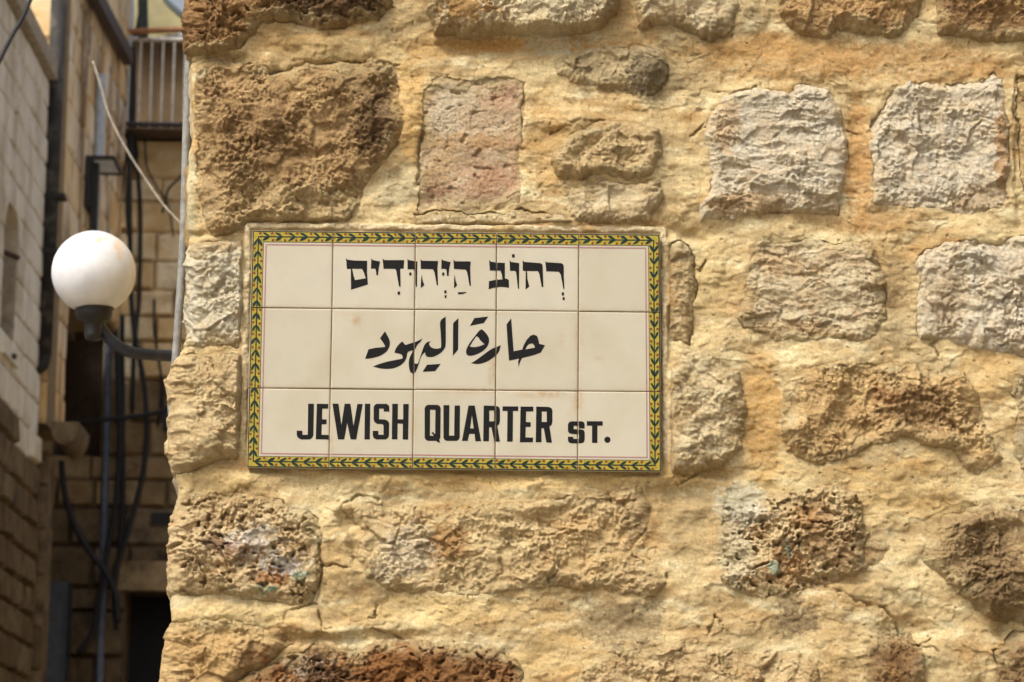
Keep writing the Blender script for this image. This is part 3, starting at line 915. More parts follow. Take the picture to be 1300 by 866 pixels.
# grout bed behind the joints
c00, c01, c11, c10 = [gpt(0, 0), gpt(0, 5), gpt(3, 5), gpt(3, 0)]
vv = []
for yy, g in ((YS + .0035, 1.0), (YS + .03, 1.0)):
    for (x, y), sx, sy in ((c00, 1, 1), (c01, -1, 1), (c11, -1, -1), (c10, 1, -1)):
        X, Z = wp(x + sx * g, y + sy * g)
        vv.append((X, yy, Z))
mesh_obj('grout_bed', vv, [(0, 3, 2, 1), (4, 5, 6, 7), (0, 1, 5, 4), (1, 2, 6, 5), (2, 3, 7, 6), (3, 0, 4, 7)], plain_mat('dark_grout', (0.16, .11, .07), .95, 0, .3, 90), sign)


def clip_poly(poly, quad):
    out = poly
    n = len(quad)
    area = sum(quad[i][0] * quad[(i + 1) % n][1] - quad[(i + 1) % n][0] * quad[i][1] for i in range(n))
    sg = 1 if area > 0 else -1
    for i in range(n):
        a, b = quad[i], quad[(i + 1) % n]
        def side(p): return sg * ((b[0] - a[0]) * (p[1] - a[1]) - (b[1] - a[1]) * (p[0] - a[0]))
        res = []
        for k in range(len(out)):
            p, q = out[k], out[(k + 1) % len(out)]
            sp, sq = side(p), side(q)
            if sp >= 0: res.append(p)
            if (sp >= 0) != (sq >= 0):
                t = sp / (sp - sq)
                res.append((p[0] + (q[0] - p[0]) * t, p[1] + (q[1] - p[1]) * t))
        out = res
        if len(out) < 3: return []
    return out


def print_tris(polys_px, lift):
    """polys_px: list of (outer, holes) in photo px -> dict tile -> (verts, faces)"""
    res = {}
    for outer, holes in polys_px:
        rings = [[Vector((*wp(*p), 0)) for p in r] for r in [outer] + holes]
        flat = [v for r in rings for v in r]
        for t in tessellate_polygon(rings):
            tri = [(flat[k].x, flat[k].y) for k in t]
            for key, T in TW.items():
                cx, cz = T[4], T[5]
                if max(p[0] for p in tri) < min(p[0] for p in T[0]) or min(p[0] for p in tri) > max(p[0] for p in T[0]): continue
                if max(p[1] for p in tri) < min(p[1] for p in T[0]) or min(p[1] for p in tri) > max(p[1] for p in T[0]): continue
                # shrink the quad slightly so print stays off the rounded arris
                qd = [(cx + (p[0] - cx) * .994, cz + (p[1] - cz) * .994) for p in T[0]]
                c = clip_poly(tri, qd)
                if len(c) < 3: continue
                vs_, fs_ = res.setdefault(key, ([], []))
                ar = sum(c[i][0] * c[(i + 1) % len(c)][1] - c[(i + 1) % len(c)][0] * c[i][1] for i in range(len(c)))
                if abs(ar) < 1e-9: continue
                if ar < 0: c = c[::-1]
                n0 = len(vs_)
                for (X, Z) in c:
                    vs_.append((X, YS + T[1] + (X - cx) * T[2] + (Z - cz) * T[3] - lift, Z))
                fs_.append(tuple(range(n0, n0 + len(c))))
    return res


def C(reg, pts):
    x0, y0, k = reg
    return [(x0 + a / k, y0 + b / k) for a, b in pts]


def rnd(pts, n=3):
    """Catmull-Rom rounding for brush-drawn strokes"""
    out = []
    L = len(pts)
    for i in range(L):
        a, b, c, d = pts[i - 1], pts[i], pts[(i + 1) % L], pts[(i + 2) % L]
        def ang(p, q, r):
            v1 = (q[0] - p[0], q[1] - p[1]); v2 = (r[0] - q[0], r[1] - q[1])
            l = math.hypot(*v1) * math.hypot(*v2) + 1e-9
            return (v1[0] * v2[0] + v1[1] * v2[1]) / l
        sb = ang(a, b, c) < .55; scn = ang(b, c, d) < .55     # sharp corners stay sharp
        if sb: a = (2 * b[0] - c[0], 2 * b[1] - c[1])
        if scn: d = (2 * c[0] - b[0], 2 * c[1] - b[1])
        for k in range(n):
            t = k / n
            out.append(tuple(0.5 * (2 * b[m] + (c[m] - a[m]) * t + (2 * a[m] - 5 * b[m] + 4 * c[m] - d[m]) * t * t + (3 * b[m] - a[m] - 3 * c[m] + d[m]) * t ** 3) for m in (0, 1)))
    return out


A_ = (420, 300, 7.2222); B_ = (580, 300, 8.125); C_ = (450, 390, 9.2857); D_ = (570, 390, 9.2857); E_ = (370, 500, 8.125); F_ = (520, 500, 4.8148)


def bx(x0, y0, x1, y1): return [(x0, y0), (x1, y0 - 1), (x1, y1), (x0 + 1, y1)]


GL = [
    # Hebrew: each entry (region, outer polygons, holes of the first, curved)
    (A_, [[(137, 202), (143, 206), (155, 215), (210, 222), (333, 225), (332, 330), (340, 442), (185, 490), (183, 300), (147, 298), (143, 240)]], [[(195, 298), (285, 298), (302, 330), (320, 385), (222, 402), (208, 360)]], 0),
    (A_, [[(370, 202), (383, 217), (452, 232), (440, 290), (432, 358), (418, 358), (412, 305), (406, 296), (368, 296)]], [], 0),
    (A_, [[(475, 203), (490, 218), (672, 218), (668, 295), (636, 297), (640, 460), (625, 460), (600, 315), (590, 298), (483, 298)], bx(612, 507, 635, 535)], [], 0),
    (A_, [[(703, 207), (715, 218), (793, 232), (790, 465), (780, 465), (765, 312), (756, 302), (703, 302)], bx(718, 332, 739, 360)], [], 0),
    (A_, [[(823, 208), (835, 225), (983, 228), (978, 300), (983, 450), (972, 452), (950, 330), (935, 303), (825, 300)], [(833, 348), (843, 410), (858, 448), (825, 478), (827, 400)]], [], 0),
    (A_, [[(1015, 211), (1030, 222), (1098, 238), (1085, 300), (1080, 365), (1065, 365), (1060, 310), (1050, 300), (1013, 300)], bx(1020, 334, 1041, 362), bx(1040, 497, 1061, 525), [(1042, 543), (1066, 543), (1058, 556), (1064, 568), (1044, 566)]], [], 0),
    (A_, [[(1125, 213), (1140, 230), (1283, 232), (1278, 300), (1284, 455), (1272, 455), (1250, 335), (1238, 308), (1128, 300)], [(1135, 350), (1145, 410), (1158, 450), (1130, 480), (1130, 400)], [(1165, 515), (1242, 512), (1240, 520), (1205, 532), (1165, 532)]], [], 0),
    (B_, [[(332, 243), (348, 262), (400, 272), (495, 275), (495, 435), (520, 440), (535, 452), (538, 532), (490, 524), (440, 522), (380, 532), (327, 548), (332, 465), (400, 450), (470, 445), (465, 400), (450, 355), (340, 355)]], [], 0),
    (B_, [[(543, 248), (560, 265), (642, 278), (642, 540), (630, 542), (612, 375), (600, 357), (548, 357)], bx(568, 187, 596, 221)], [], 0),
    (B_, [[(678, 250), (695, 265), (860, 277), (880, 290), (885, 310), (888, 400), (893, 520), (875, 525), (850, 385), (835, 360), (722, 358), (728, 440), (747, 518), (708, 550), (710, 358), (680, 355)]], [], 0),
    (B_, [[(912, 255), (925, 268), (1080, 278), (1098, 292), (1103, 315), (1103, 420), (1110, 540), (1098, 542), (1072, 395), (1050, 365), (922, 362)], bx(1082, 578, 1105, 611), bx(1090, 628, 1112, 658)], [], 0),
    # Arabic
    (C_, [[(1012, 168), (1075, 112), (1076, 280), (1075, 440), (1060, 490), (1010, 545), (930, 585), (870, 588), (842, 573), (833, 532), (800, 562), (778, 605), (760, 662), (740, 722), (715, 770), (690, 783), (660, 765), (645, 720), (640, 650), (652, 590), (676, 545), (690, 508), (640, 522), (622, 545), (612, 600), (590, 640), (550, 680), (480, 715), (400, 728), (300, 722), (218, 700), (300, 668), (400, 640), (500, 620), (558, 608), (568, 590), (555, 560), (520, 548), (473, 537), (482, 500), (510, 455), (550, 415), (570, 408), (585, 430), (605, 445), (650, 430), (720, 410), (770, 388), (799, 368), (782, 405), (742, 445), (712, 502), (698, 547), (692, 600), (700, 642), (720, 670), (745, 665), (758, 640), (775, 590), (800, 512), (825, 450), (855, 415), (897, 402), (882, 425), (884, 448), (905, 475), (950, 490), (1000, 485), (1022, 462), (1016, 300)]], [], 1),
    (C_, [[(360, 286), (385, 330), (410, 380), (418, 430), (405, 480), (370, 530), (300, 575), (200, 602), (126, 610), (165, 498), (250, 480), (350, 470), (360, 458), (345, 430), (302, 366)]], [], 1),
    (C_, [[(1163, 190), (1225, 130), (1222, 500), (1160, 574)]], [], 0),
    (C_, [[(855, 680), (1016, 670), (950, 755), (803, 763)]], [], 0),
    (D_, [[(300, 130), (462, 112), (410, 188), (248, 221)]], [], 0),
    (D_, [[(385, 260), (430, 300), (468, 360), (470, 420), (440, 480), (380, 530), (300, 565), (235, 573), (205, 550), (205, 500), (240, 430), (300, 350), (350, 285)]], [[(320, 345), (345, 355), (370, 392), (418, 438), (360, 460), (300, 472), (243, 465), (270, 420)]], 1),
    (D_, [[(610, 448), (600, 490), (578, 540), (520, 595), (450, 640), (380, 665), (320, 670), (260, 662), (340, 610), (420, 550), (500, 495), (560, 470)]], [], 1),
    (D_, [[(678, 205), (733, 130), (745, 300), (762, 520), (862, 500), (885, 440), (920, 380), (960, 337), (1000, 323), (1040, 342), (1056, 390), (1062, 432), (1130, 450), (1082, 535), (1000, 565), (860, 600), (838, 645), (820, 706), (815, 640), (825, 606), (708, 630), (690, 400)]], [[(900, 498), (918, 460), (945, 432), (985, 428), (1008, 455), (1012, 478)]], 0),
    # English
    (E_, [[(172, 102), (232, 102), (226, 425), (215, 452), (190, 470), (98, 470), (68, 452), (55, 428), (53, 380), (112, 380), (113, 423), (165, 423), (168, 410)]], [], 0),
    (E_, [[(262, 102), (380, 104), (378, 152), (318, 152), (316, 262), (362, 264), (362, 312), (312, 314), (310, 422), (385, 424), (383, 470), (250, 468)]], [], 0),
    (E_, [[(422, 100), (485, 102), (515, 320), (548, 102), (608, 102), (640, 330), (680, 105), (735, 105), (668, 470), (610, 470), (575, 300), (545, 470), (480, 470)]], [], 0),
    (E_, [[(757, 102), (813, 102), (808, 470), (753, 470)]], [], 0),
    (E_, [[(878, 103), (980, 103), (1004, 120), (1010, 145), (1010, 183), (952, 183), (952, 152), (905, 152), (903, 262), (965, 265), (996, 280), (1008, 305), (1005, 430), (995, 455), (970, 470), (875, 470), (848, 455), (838, 430), (838, 382), (895, 382), (897, 422), (950, 422), (950, 325), (935, 312), (885, 310), (858, 292), (847, 262), (848, 138), (856, 116)]], [], 0),
    (E_, [[(1040, 103), (1098, 103), (1096, 262), (1152, 264), (1153, 105), (1210, 105), (1203, 472), (1147, 470), (1149, 308), (1095, 306), (1093, 470), (1035, 468)]], [], 0),
    (F_, [[(112, 68), (172, 68), (184, 75), (190, 88), (188, 268), (182, 279), (185, 300), (170, 295), (163, 288), (112, 288), (98, 281), (92, 268), (92, 88), (99, 74)]], [[(125, 98), (158, 98), (156, 248), (142, 232), (134, 240), (148, 257), (124, 257)]], 0),
    (F_, [[(207, 70), (243, 70), (241, 256), (272, 256), (275, 72), (308, 72), (306, 268), (300, 281), (286, 288), (227, 288), (213, 281), (207, 268)]], [], 0),
    (F_, [[(360, 72), (398, 72), (437, 290), (402, 290), (397, 245), (365, 245), (355, 288), (320, 288)]], [[(381, 130), (391, 212), (370, 212)]], 0),
    (F_, [[(453, 72), (530, 74), (546, 81), (552, 95), (552, 165), (547, 185), (536, 196), (552, 292), (518, 292), (500, 205), (486, 205), (485, 290), (450, 290)]], [[(487, 102), (517, 102), (517, 168), (487, 168)]], 0),
    (F_, [[(568, 77), (664, 77), (664, 105), (632, 105), (630, 292), (596, 292), (598, 105), (568, 105)]], [], 0),
    (F_, [[(678, 78), (756, 78), (756, 108), (712, 108), (711, 172), (740, 174), (740, 202), (710, 202), (708, 266), (755, 268), (753, 296), (674, 296)]], [], 0),
    (F_, [[(774, 78), (850, 80), (867, 87), (873, 101), (873, 172), (868, 190), (855, 200), (870, 298), (836, 298), (820, 210), (806, 210), (806, 296), (771, 296)]], [[(808, 108), (838, 108), (838, 172), (808, 172)]], 0),
    (F_, [[(988, 168), (1052, 168), (1065, 174), (1070, 186), (1070, 212), (1035, 212), (1035, 195), (1003, 195), (1003, 216), (1052, 218), (1065, 224), (1070, 236), (1070, 282), (1065, 295), (1052, 302), (986, 302), (973, 296), (968, 285), (968, 262), (1000, 262), (1002, 275), (1035, 275), (1035, 248), (988, 244), (973, 238), (968, 226), (968, 187), (975, 173)]], [], 0),
    (F_, [[(1083, 168), (1180, 168), (1180, 195), (1148, 195), (1148, 300), (1115, 300), (1115, 195), (1083, 195)]], [], 0),
    (F_, [[(1209 + 19 * math.cos(a * math.pi / 10), 281 + 19 * math.sin(a * math.pi / 10)) for a in range(20)]], [], 0),
]
for reg, outs, holes, curved in GL:
    polys = []
    for n_o, o_ in enumerate(outs):
        f_ = rnd if curved else (lambda p: p)
        polys.append((f_(C(reg, o_)), [f_(C(reg, h_)) for h_ in holes] if n_o == 0 else []))
    res = print_tris(polys, .0004)
    mb = MB()
    for (v_, f__) in res.values(): mb.add(v_, f__)
    mb.build('letter', m_black, sign)


# border, drawn along each side in (along, inward) photo px
def side_pt(side, a, inw):
    """a: 0..1 along side clockwise from top left; inw: px inward"""
    c = [gpt(0, 0), gpt(0, 5), gpt(3, 5), gpt(3, 0)]
    p, q = c[side], c[(side + 1) % 4]
    L = math.hypot(q[0] - p[0], q[1] - p[1])
    d = ((q[0] - p[0]) / L, (q[1] - p[1]) / L)
    nrm = (-d[1], d[0])
    return (p[0] + d[0] * a + nrm[0] * inw, p[1] + d[1] * a + nrm[1] * inw)


def side_len(side):
    c = [gpt(0, 0), gpt(0, 5), gpt(3, 5), gpt(3, 0)]
    return math.hypot(c[(side + 1) % 4][0] - c[side][0], c[(side + 1) % 4][1] - c[side][1])


def band(i0, i1):
    out = []
    for sd__ in range(4):
        L = side_len(sd__)
        out.append(([side_pt(sd__, i0, i0), side_pt(sd__, L - i0, i0), side_pt(sd__, L - i1, i1), side_pt(sd__, i1, i1)], []))
    return out


leaves, berries = [], []
for sd__ in range(4):
    L = side_len(sd__)
    n = int(round((L - 18) / 15.6))
    stp = (L - 18) / n
    leaves.append(([side_pt(sd__, 8, 7.6), side_pt(sd__, L - 8, 7.6), side_pt(sd__, L - 8, 9.1), side_pt(sd__, 8, 9.1)], []))
    for k in range(n):
        a = 9 + stp * (k + .95)
        jj = rt.uniform(-.8, .8)
        a += jj
        for sg in (-1, 1):
            lx = rt.uniform(9.5, 11.5); ly = rt.uniform(4.9, 5.8)
            b0 = (a, 8.3); tip = (a - lx, 8.3 + sg * ly)
            dx, dy = tip[0] - b0[0], tip[1] - b0[1]
            l = math.hypot(dx, dy); nx, ny = -dy / l, dx / l
            wv_ = rt.uniform(1.8, 2.5)
            pts = [b0, (b0[0] + dx * .3 + nx * wv_ * .7, b0[1] + dy * .3 + ny * wv_ * .7), (b0[0] + dx * .65 + nx * wv_, b0[1] + dy * .65 + ny * wv_), tip,
                   (b0[0] + dx * .65 - nx * wv_ * .6, b0[1] + dy * .65 - ny * wv_ * .6), (b0[0] + dx * .3 - nx * wv_ * .5, b0[1] + dy * .3 - ny * wv_ * .5)]
            leaves.append(([side_pt(sd__, *p) for p in pts], []))
            bc = (a - lx - rt.uniform(.4, 1.6) + (1.4 if sg > 0 else 2.6), 8.4 + sg * 4.3)
            if k == 0 and sg > 0: continue
            berries.append(([side_pt(sd__, bc[0] - 4.0 + 1.75 * math.cos(t * math.pi / 4), bc[1] + 1.7 * math.sin(t * math.pi / 4)) for t in range(8)], []))


def border_part(name, polys, lift, mat):
    for key, (v_, f__) in print_tris(polys, lift).items():
        o = mesh_obj(name, v_, f__, mat, TW[key][6])
        if name in ('leaf_garland', 'berry_dots'): o['kind'] = 'stuff'


border_part('yellow_band', band(2.0, 15.0), .00030, m_yel)
border_part('outer_line', band(1.0, 2.3), .00045, m_grn)
border_part('inner_line', band(14.6, 15.2), .00045, m_grn)
border_part('mauve_line', band(17.6, 19.2), .00030, m_mauve)
border_part('leaf_garland', leaves, .00060, m_grn)
border_part('berry_dots', berries, .00050, m_red)

# ------------------------------------------------------------------ ground
m_pave = block_mat('worn_paving', (.16, .13, .09), (.24, .2, .15), (.3, .26, .2), 0, .4, scale=3)
g = MB().add([(-120, -120, 0), (120, -120, 0), (120, 120, 0), (-120, 120, 0)], [(0, 1, 2, 3)]).build('ground', m_pave)
tag(g, kind='structure')

# ------------------------------------------------------------------ alley masonry
m_jgrey = plain_mat('grey_joint', (.36, .31, .24), .95, 0, .3, 20, .004)
m_jtan = plain_mat('tan_joint', (.24, .17, .09), .95, 0, .3, 20, .004)
m_jdark = plain_mat('brown_joint', (.15, .10, .05), .95, 0, .3, 20, .004)
m_grey = block_mat('pale_grey_stone', (.66, .60, .50), (.80, .74, .63), (.88, .84, .76), .25, .6, (.38, .30, .20), 8, .5)
m_low = block_mat('dirty_shade_painted_stone', (.085, .056, .027), (.14, .095, .048), (.23, .17, .10), .35, .8, (.03, .02, .012), 10)  # dirt plus the low alley's occlusion shade, painted into the stone colour
m_mid = block_mat('stained_honey_stone_half_shade', (.15, .10, .045), (.27, .18, .085), (.40, .30, .17), .4, .7, (.05, .032, .018), 9)  # lighter step of that painted shade, between honey stone and the darkest
m_honey = block_mat('honey_stone', (.56, .36, .15), (.74, .54, .28), (.86, .74, .52), .45, .55, (.22, .12, .05), 8)
m_orange = block_mat('orange_stone', (.55, .33, .12), (.66, .45, .20), (.74, .60, .38), .3, .25, (.30, .16, .05), 6)
m_facade = block_mat('patchy_facade', (.72, .40, .14), (.78, .58, .32), (.88, .80, .66), .35, .9, (.16, .09, .045), 6, .3)
rb = random.Random(11)


def block(mb, o, du, dn, L, Hh, depth, proud):
    """rough dressed block: o lower left front corner, du along, dn outward normal"""
    nu_, nv_ = (4, 3)
    uz = Vector((0, 0, 1))
    vs_ = []
    ch = min(.02, Hh * .1)
    us_ = [0, ch, L * .5, L - ch, L]
    zs_ = [0, ch, Hh - ch, Hh]
    for zi, z in enumerate(zs_):
        for ui, u in enumerate(us_):
            e = ui in (0, 4) or zi in (0, 3)
            p = proud * (0.15 if e else rb.uniform(.6, 1.3))
            ju = rb.uniform(-.004, .004) if e else rb.uniform(-.3, .3) * L * .12 * (ui == 2)
            vs_.append(o + du * (u + ju) + uz * (z + rb.uniform(-.004, .004)) + dn * p)
    fs_ = [(a * 5 + b, a * 5 + b + 1, (a + 1) * 5 + b + 1, (a + 1) * 5 + b) for a in range(3) for b in range(4)]
    ring = [0, 1, 2, 3, 4, 9, 14, 19, 18, 17, 16, 15, 10, 5]
    n0 = len(vs_)
    for r_ in ring: vs_.append(vs_[r_] - dn * depth)
    Lr = len(ring)
    fs_ += [(ring[(t + 1) % Lr], ring[t], n0 + t, n0 + (t + 1) % Lr) for t in range(Lr)]
    mb.add(vs_, fs_)


def block_wall(wall, p0, p1, z0, z1, dn, course, length, mat, jmat, holes=(), thick=.35, jitter=.2, proud=.012, name='stone', matz=None, far_thick=True):
    """blocks between ground points p0 and p1 facing dn; holes are (u0,u1,za,zb)"""
    p0 = Vector((*p0, 0)); p1 = Vector((*p1, 0)); du = (p1 - p0).normalized(); Ln = (p1 - p0).length
    dn = Vector((*dn, 0))
    z = z0
    n = 0
    while z < z1 - .04:
        h = min(course * rb.uniform(1 - jitter, 1 + jitter), z1 - z)
        if z1 - z - h < course * .4: h = z1 - z
        ivs = [(0, Ln)]
        for (a, b, za, zb) in holes:
            if z + h * .5 > za and z + h * .5 < zb:
                nw = []
                for (s, e) in ivs:
                    if b <= s or a >= e: nw.append((s, e)); continue
                    if a > s: nw.append((s, a))
                    if b < e: nw.append((b, e))
                ivs = nw
        for (s, e) in ivs:
            u = s
            while u < e - .02:
                l = length * rb.uniform(.6, 1.4)
                if e - u - l < length * .45: l = e - u
                l = min(l, e - u)
                mb = MB()
                gp = .004
                block(mb, p0 + du * (u + gp) + Vector((0, 0, z + gp)), du, dn, l - 2 * gp, h - 2 * gp, .05, proud * rb.uniform(.6, 1.8) + (.02 if matz and matz(z, u) is m_low else 0))
                mm = mat if matz is None else matz(z, u)
                # winding: make faces look along dn
                mb.build(name, mm, wall)
                u += l
                n += 1
        z += h
    # joint body with the openings left out
    zc = sorted({z0, z1, *[min(max(h_[2], z0), z1) for h_ in holes], *[min(max(h_[3], z0), z1) for h_ in holes]})
    uc = sorted({0, Ln, *[min(max(h_[0], 0), Ln) for h_ in holes], *[min(max(h_[1], 0), Ln) for h_ in holes]})
    mb = MB()
    for a, b in zip(zc[:-1], zc[1:]):
        for c, d in zip(uc[:-1], uc[1:]):
            if any((c + d) / 2 > h_[0] and (c + d) / 2 < h_[1] and (a + b) / 2 > h_[2] and (a + b) / 2 < h_[3] for h_ in holes): continue
            q0 = p0 + du * c - dn * .006; q1 = p0 + du * d - dn * .006
            v_ = [q0 - dn * thick, q1 - dn * thick, q1, q0]
            v_ = [Vector((v.x, v.y, a)) for v in v_] + [Vector((v.x, v.y, b)) for v in v_]
            mb.add(v_, [(0, 3, 2, 1), (4, 5, 6, 7), (0, 1, 5, 4), (1, 2, 6, 5), (2, 3, 7, 6), (3, 0, 4, 7)])
    mb.build('mortar_joint', jmat, wall)
    return n


XL = -2.40
pe = at_x(57, 300, XL)                         # far end of the pale wall
YE = pe.y
ZT = at_x(57, 94, XL).z                        # its top
# arched window in the pale wall
wa = at_x(3, 340, XL); wb = at_x(22, 340, XL)
wzt = at_x(13, 250, XL).z; wzb = at_x(8, 620, XL).z - .6
wzb = at_x(5, 436, XL).z
Y0 = 4.0
W1 = empty('pale_stone_wall', (XL, (Y0 + YE) / 2, 0), 'pale grey dressed stone wall with a narrow arched window at the left edge', 'stone wall')
zdirt_shade = at_x(30, 575, XL).z  # below this height the blocks carry dirt and painted shade
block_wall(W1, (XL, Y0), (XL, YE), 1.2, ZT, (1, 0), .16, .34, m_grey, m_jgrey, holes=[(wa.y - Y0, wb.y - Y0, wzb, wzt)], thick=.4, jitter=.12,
           matz=lambda z, u: m_grey if z > zdirt_shade + rb.uniform(-.12, .12) else m_low, proud=.006)
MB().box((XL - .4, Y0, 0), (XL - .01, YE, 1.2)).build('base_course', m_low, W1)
MB().box((XL - .45, Y0, ZT + .002), (XL + .05, YE + .02, ZT + .10)).build('coping', m_jgrey, W1)
# arch: rectangular opening closed at the top by a curved surround
mb = MB()
n = 12
hw = (wb.y - wa.y) / 2; yc = (wa.y + wb.y) / 2; rise = hw * .95
spr = wzt - rise
top = [(yc + hw * math.cos(math.pi * k / n), spr + rise * math.sin(math.pi * k / n)) for k in range(n + 1)]
v_ = []; f_ = []
for k, (y, z) in enumerate(top):
    for x in (XL + .004, XL - .3):
        v_ += [(x, y, z), (x, y, wzt + .004)]
for k in range(n):
    a, b = k * 4, (k + 1) * 4
    f_ += [(a, a + 1, b + 1, b), (a + 2, b + 2, b + 3, a + 3), (a, b, b + 2, a + 2)]
mb.add(v_, f_).build('window_arch', m_grey, W1)
win = MB().box((XL - .36, yc - hw + .002, wzb - .02), (XL - .16, yc + hw - .002, wzt)).build('window', plain_mat('brown_shutter', (.05, .035, .02), .6), W1)
m_ochre = plain_mat('ochre_paint', (.62, .40, .10), .5)
MB().box((XL - .16, yc - hw + .01, wzb), (XL - .04, yc - hw + .10, wzt - .10)).build('frame', m_ochre, win)
MB().box((XL - .158, yc - .03, wzb), (XL - .07, yc + .03, wzt - .04)).build('frame', m_ochre, win)
MB().box((XL - .10, yc - hw, wzb - .07), (XL + .03, yc + hw, wzb - .002)).build('sill', m_grey, W1)
# iron hinge pins
for (px, py) in ((10, 312), (6, 438)):
    q = at_x(px, py, XL)
    MB().tube([q + Vector((-.1, 0, 0)), q + Vector((.05, 0.06, -.05))], .014, 8).build('hinge_pin', plain_mat('rusty_iron', (.05, .03, .02), .7), W1)

# taller orange building behind the pale wall: front with quoins, side facade over the passage
XF = at_y(68, 300, YE + .03).x
ZF = 7.6
zcor = at_y(66, 538, YE + .03).z
yF1 = at_x(156, 200, XF).y                     # far end of the side facade
YEND = yF1 + .35
B2 = empty('orange_stone_building', (XF - .8, YE + .6, 0), 'orange limestone building rising behind the pale wall, its side facade above a dark passage', 'building')
block_wall(B2, (XF - 2.2, YE + .03), (XF, YE + .03), zcor, ZF, (0, -1), .26, .42, m_orange, m_jtan, thick=.3, proud=.008)
# arch of the passage in the side facade
ya = at_x(80, 520, XF).y; yb = yF1 + .05
zarch = at_x(118, 374, XF).z
block_wall(B2, (XF, YE + .335), (XF, yF1), zcor + .002, ZF, (1, 0), .24, .36, m_facade, m_jtan, holes=[(ya - YE - .335, 9, zcor - 1, zarch)], thick=.3, proud=.01)
# curved underside at the springing
mb = MB()
n = 10
sw = .36; sh = zarch - zcor
arc = [(ya + sw * (1 - math.cos(math.pi / 2 * k / n)), zcor + sh * math.sin(math.pi / 2 * k / n)) for k in range(n + 1)]
v_ = []; f_ = []
for k, (y, z) in enumerate(arc):
    for x in (XF - .002, XF - .28):
        v_ += [(x, ya - .001, z if k == 0 else z), (x, y, z)]
for k in range(n):
    a, b = k * 4, (k + 1) * 4
    f_ += [(a, a + 1, b + 1, b), (a + 2, b + 2, b + 3, a + 3), (a + 1, a + 3, b + 3, b + 1)]
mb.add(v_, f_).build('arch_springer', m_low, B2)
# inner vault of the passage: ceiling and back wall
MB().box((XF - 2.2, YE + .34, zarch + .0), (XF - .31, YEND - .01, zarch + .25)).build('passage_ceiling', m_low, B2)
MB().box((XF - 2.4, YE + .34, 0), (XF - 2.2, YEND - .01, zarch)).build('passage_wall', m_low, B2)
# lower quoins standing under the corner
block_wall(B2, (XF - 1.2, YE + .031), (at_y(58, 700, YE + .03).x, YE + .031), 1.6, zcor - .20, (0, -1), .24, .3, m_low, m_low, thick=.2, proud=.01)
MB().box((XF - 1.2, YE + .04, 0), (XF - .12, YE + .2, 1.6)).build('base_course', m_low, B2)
# round ended corbel carrying the corner
cb = at_y(60, 548, YE - .05)
mb = MB()
n = 14
v_ = []
rC = .065
for yy in (YE - .06, YE + .40):
    for k in range(n + 1):
        a = math.pi + math.pi * k / n
        v_.append((cb.x + .09 + rC * 1.15 * math.cos(a), yy, zcor - .002 + (rC * 2.1) * math.sin(a) * (1 if yy > YE else .9)))
f_ = [tuple(range(n + 1)), tuple(range(2 * n + 1, n, -1))] + [(k + 1, k, n + 1 + k, n + 2 + k) for k in range(n)] + [(0, n, 2 * n + 1, n + 1)]
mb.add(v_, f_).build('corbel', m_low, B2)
# eave beam climbing across the facade
m_wood = plain_mat('dark_brown_timber', (.035, .018, .014), .6)
tag(MB().beam(at_x(112, -22, XF + .06), at_x(163, 74, XF + .06), .06, .09).build('roof_beam', m_wood), 'dark brown timber beam sloping down the facade at the top of the alley', 'beam')

# end wall of the alley
zslab = at_y(200, 178, YEND).z
xr = -0.62
zdoor = at_y(190, 752, YEND).z
xd0 = at_y(159, 800, YEND).x; xd1 = at_y(235, 800, YEND).x
W3 = empty('alley_end_wall', (-1.8, YEND, 0), 'honey coloured stone wall closing the alley with a black doorway low down and a balcony above', 'stone wall')
X30 = XF - 1.9
zmid = at_y(190, 640, YEND).z
xo0 = at_y(70, 500, YEND).x; xo1 = at_y(129, 500, YEND).x; zo0 = at_y(100, 592, YEND).z; zo1 = at_y(100, 380, YEND).z
MB().box((xo0 - .1, YEND + .27, zo0 - .1), (xo1 + .1, YEND + .31, zo1 + .1)).build('shutter', plain_mat('dark_brown_wood', (.06, .035, .02), .7), W3)
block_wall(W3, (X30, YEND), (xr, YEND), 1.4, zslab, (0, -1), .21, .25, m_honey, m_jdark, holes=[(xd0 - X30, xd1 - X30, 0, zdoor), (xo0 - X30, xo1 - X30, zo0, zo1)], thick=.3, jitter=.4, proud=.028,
           matz=lambda z, u: m_honey if z > zmid + .5 + rb.uniform(-.15, .15) else m_mid if z > zmid - .1 + rb.uniform(-.15, .15) else m_low)  # blocks darken downwards in steps: alley shade put into their colour
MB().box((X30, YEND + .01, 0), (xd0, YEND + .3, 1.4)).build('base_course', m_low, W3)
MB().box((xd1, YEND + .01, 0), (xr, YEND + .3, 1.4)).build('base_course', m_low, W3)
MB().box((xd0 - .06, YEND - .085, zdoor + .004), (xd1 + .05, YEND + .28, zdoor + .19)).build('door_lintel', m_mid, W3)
MB().box((xd0 + .002, YEND + .25, 0), (xd1 - .002, YEND + .29, zdoor)).build('door', plain_mat('black_door', (.006, .005, .005), .8), W3)
sq0 = at_y(193, 652, YEND); sq1 = at_y(217, 668, YEND)
MB().box((sq0.x, YEND - .05, sq1.z), (sq1.x + .1, YEND + .002, sq0.z)).build('dark_vent', plain_mat('black_vent', (.01, .01, .01), .7), W3)

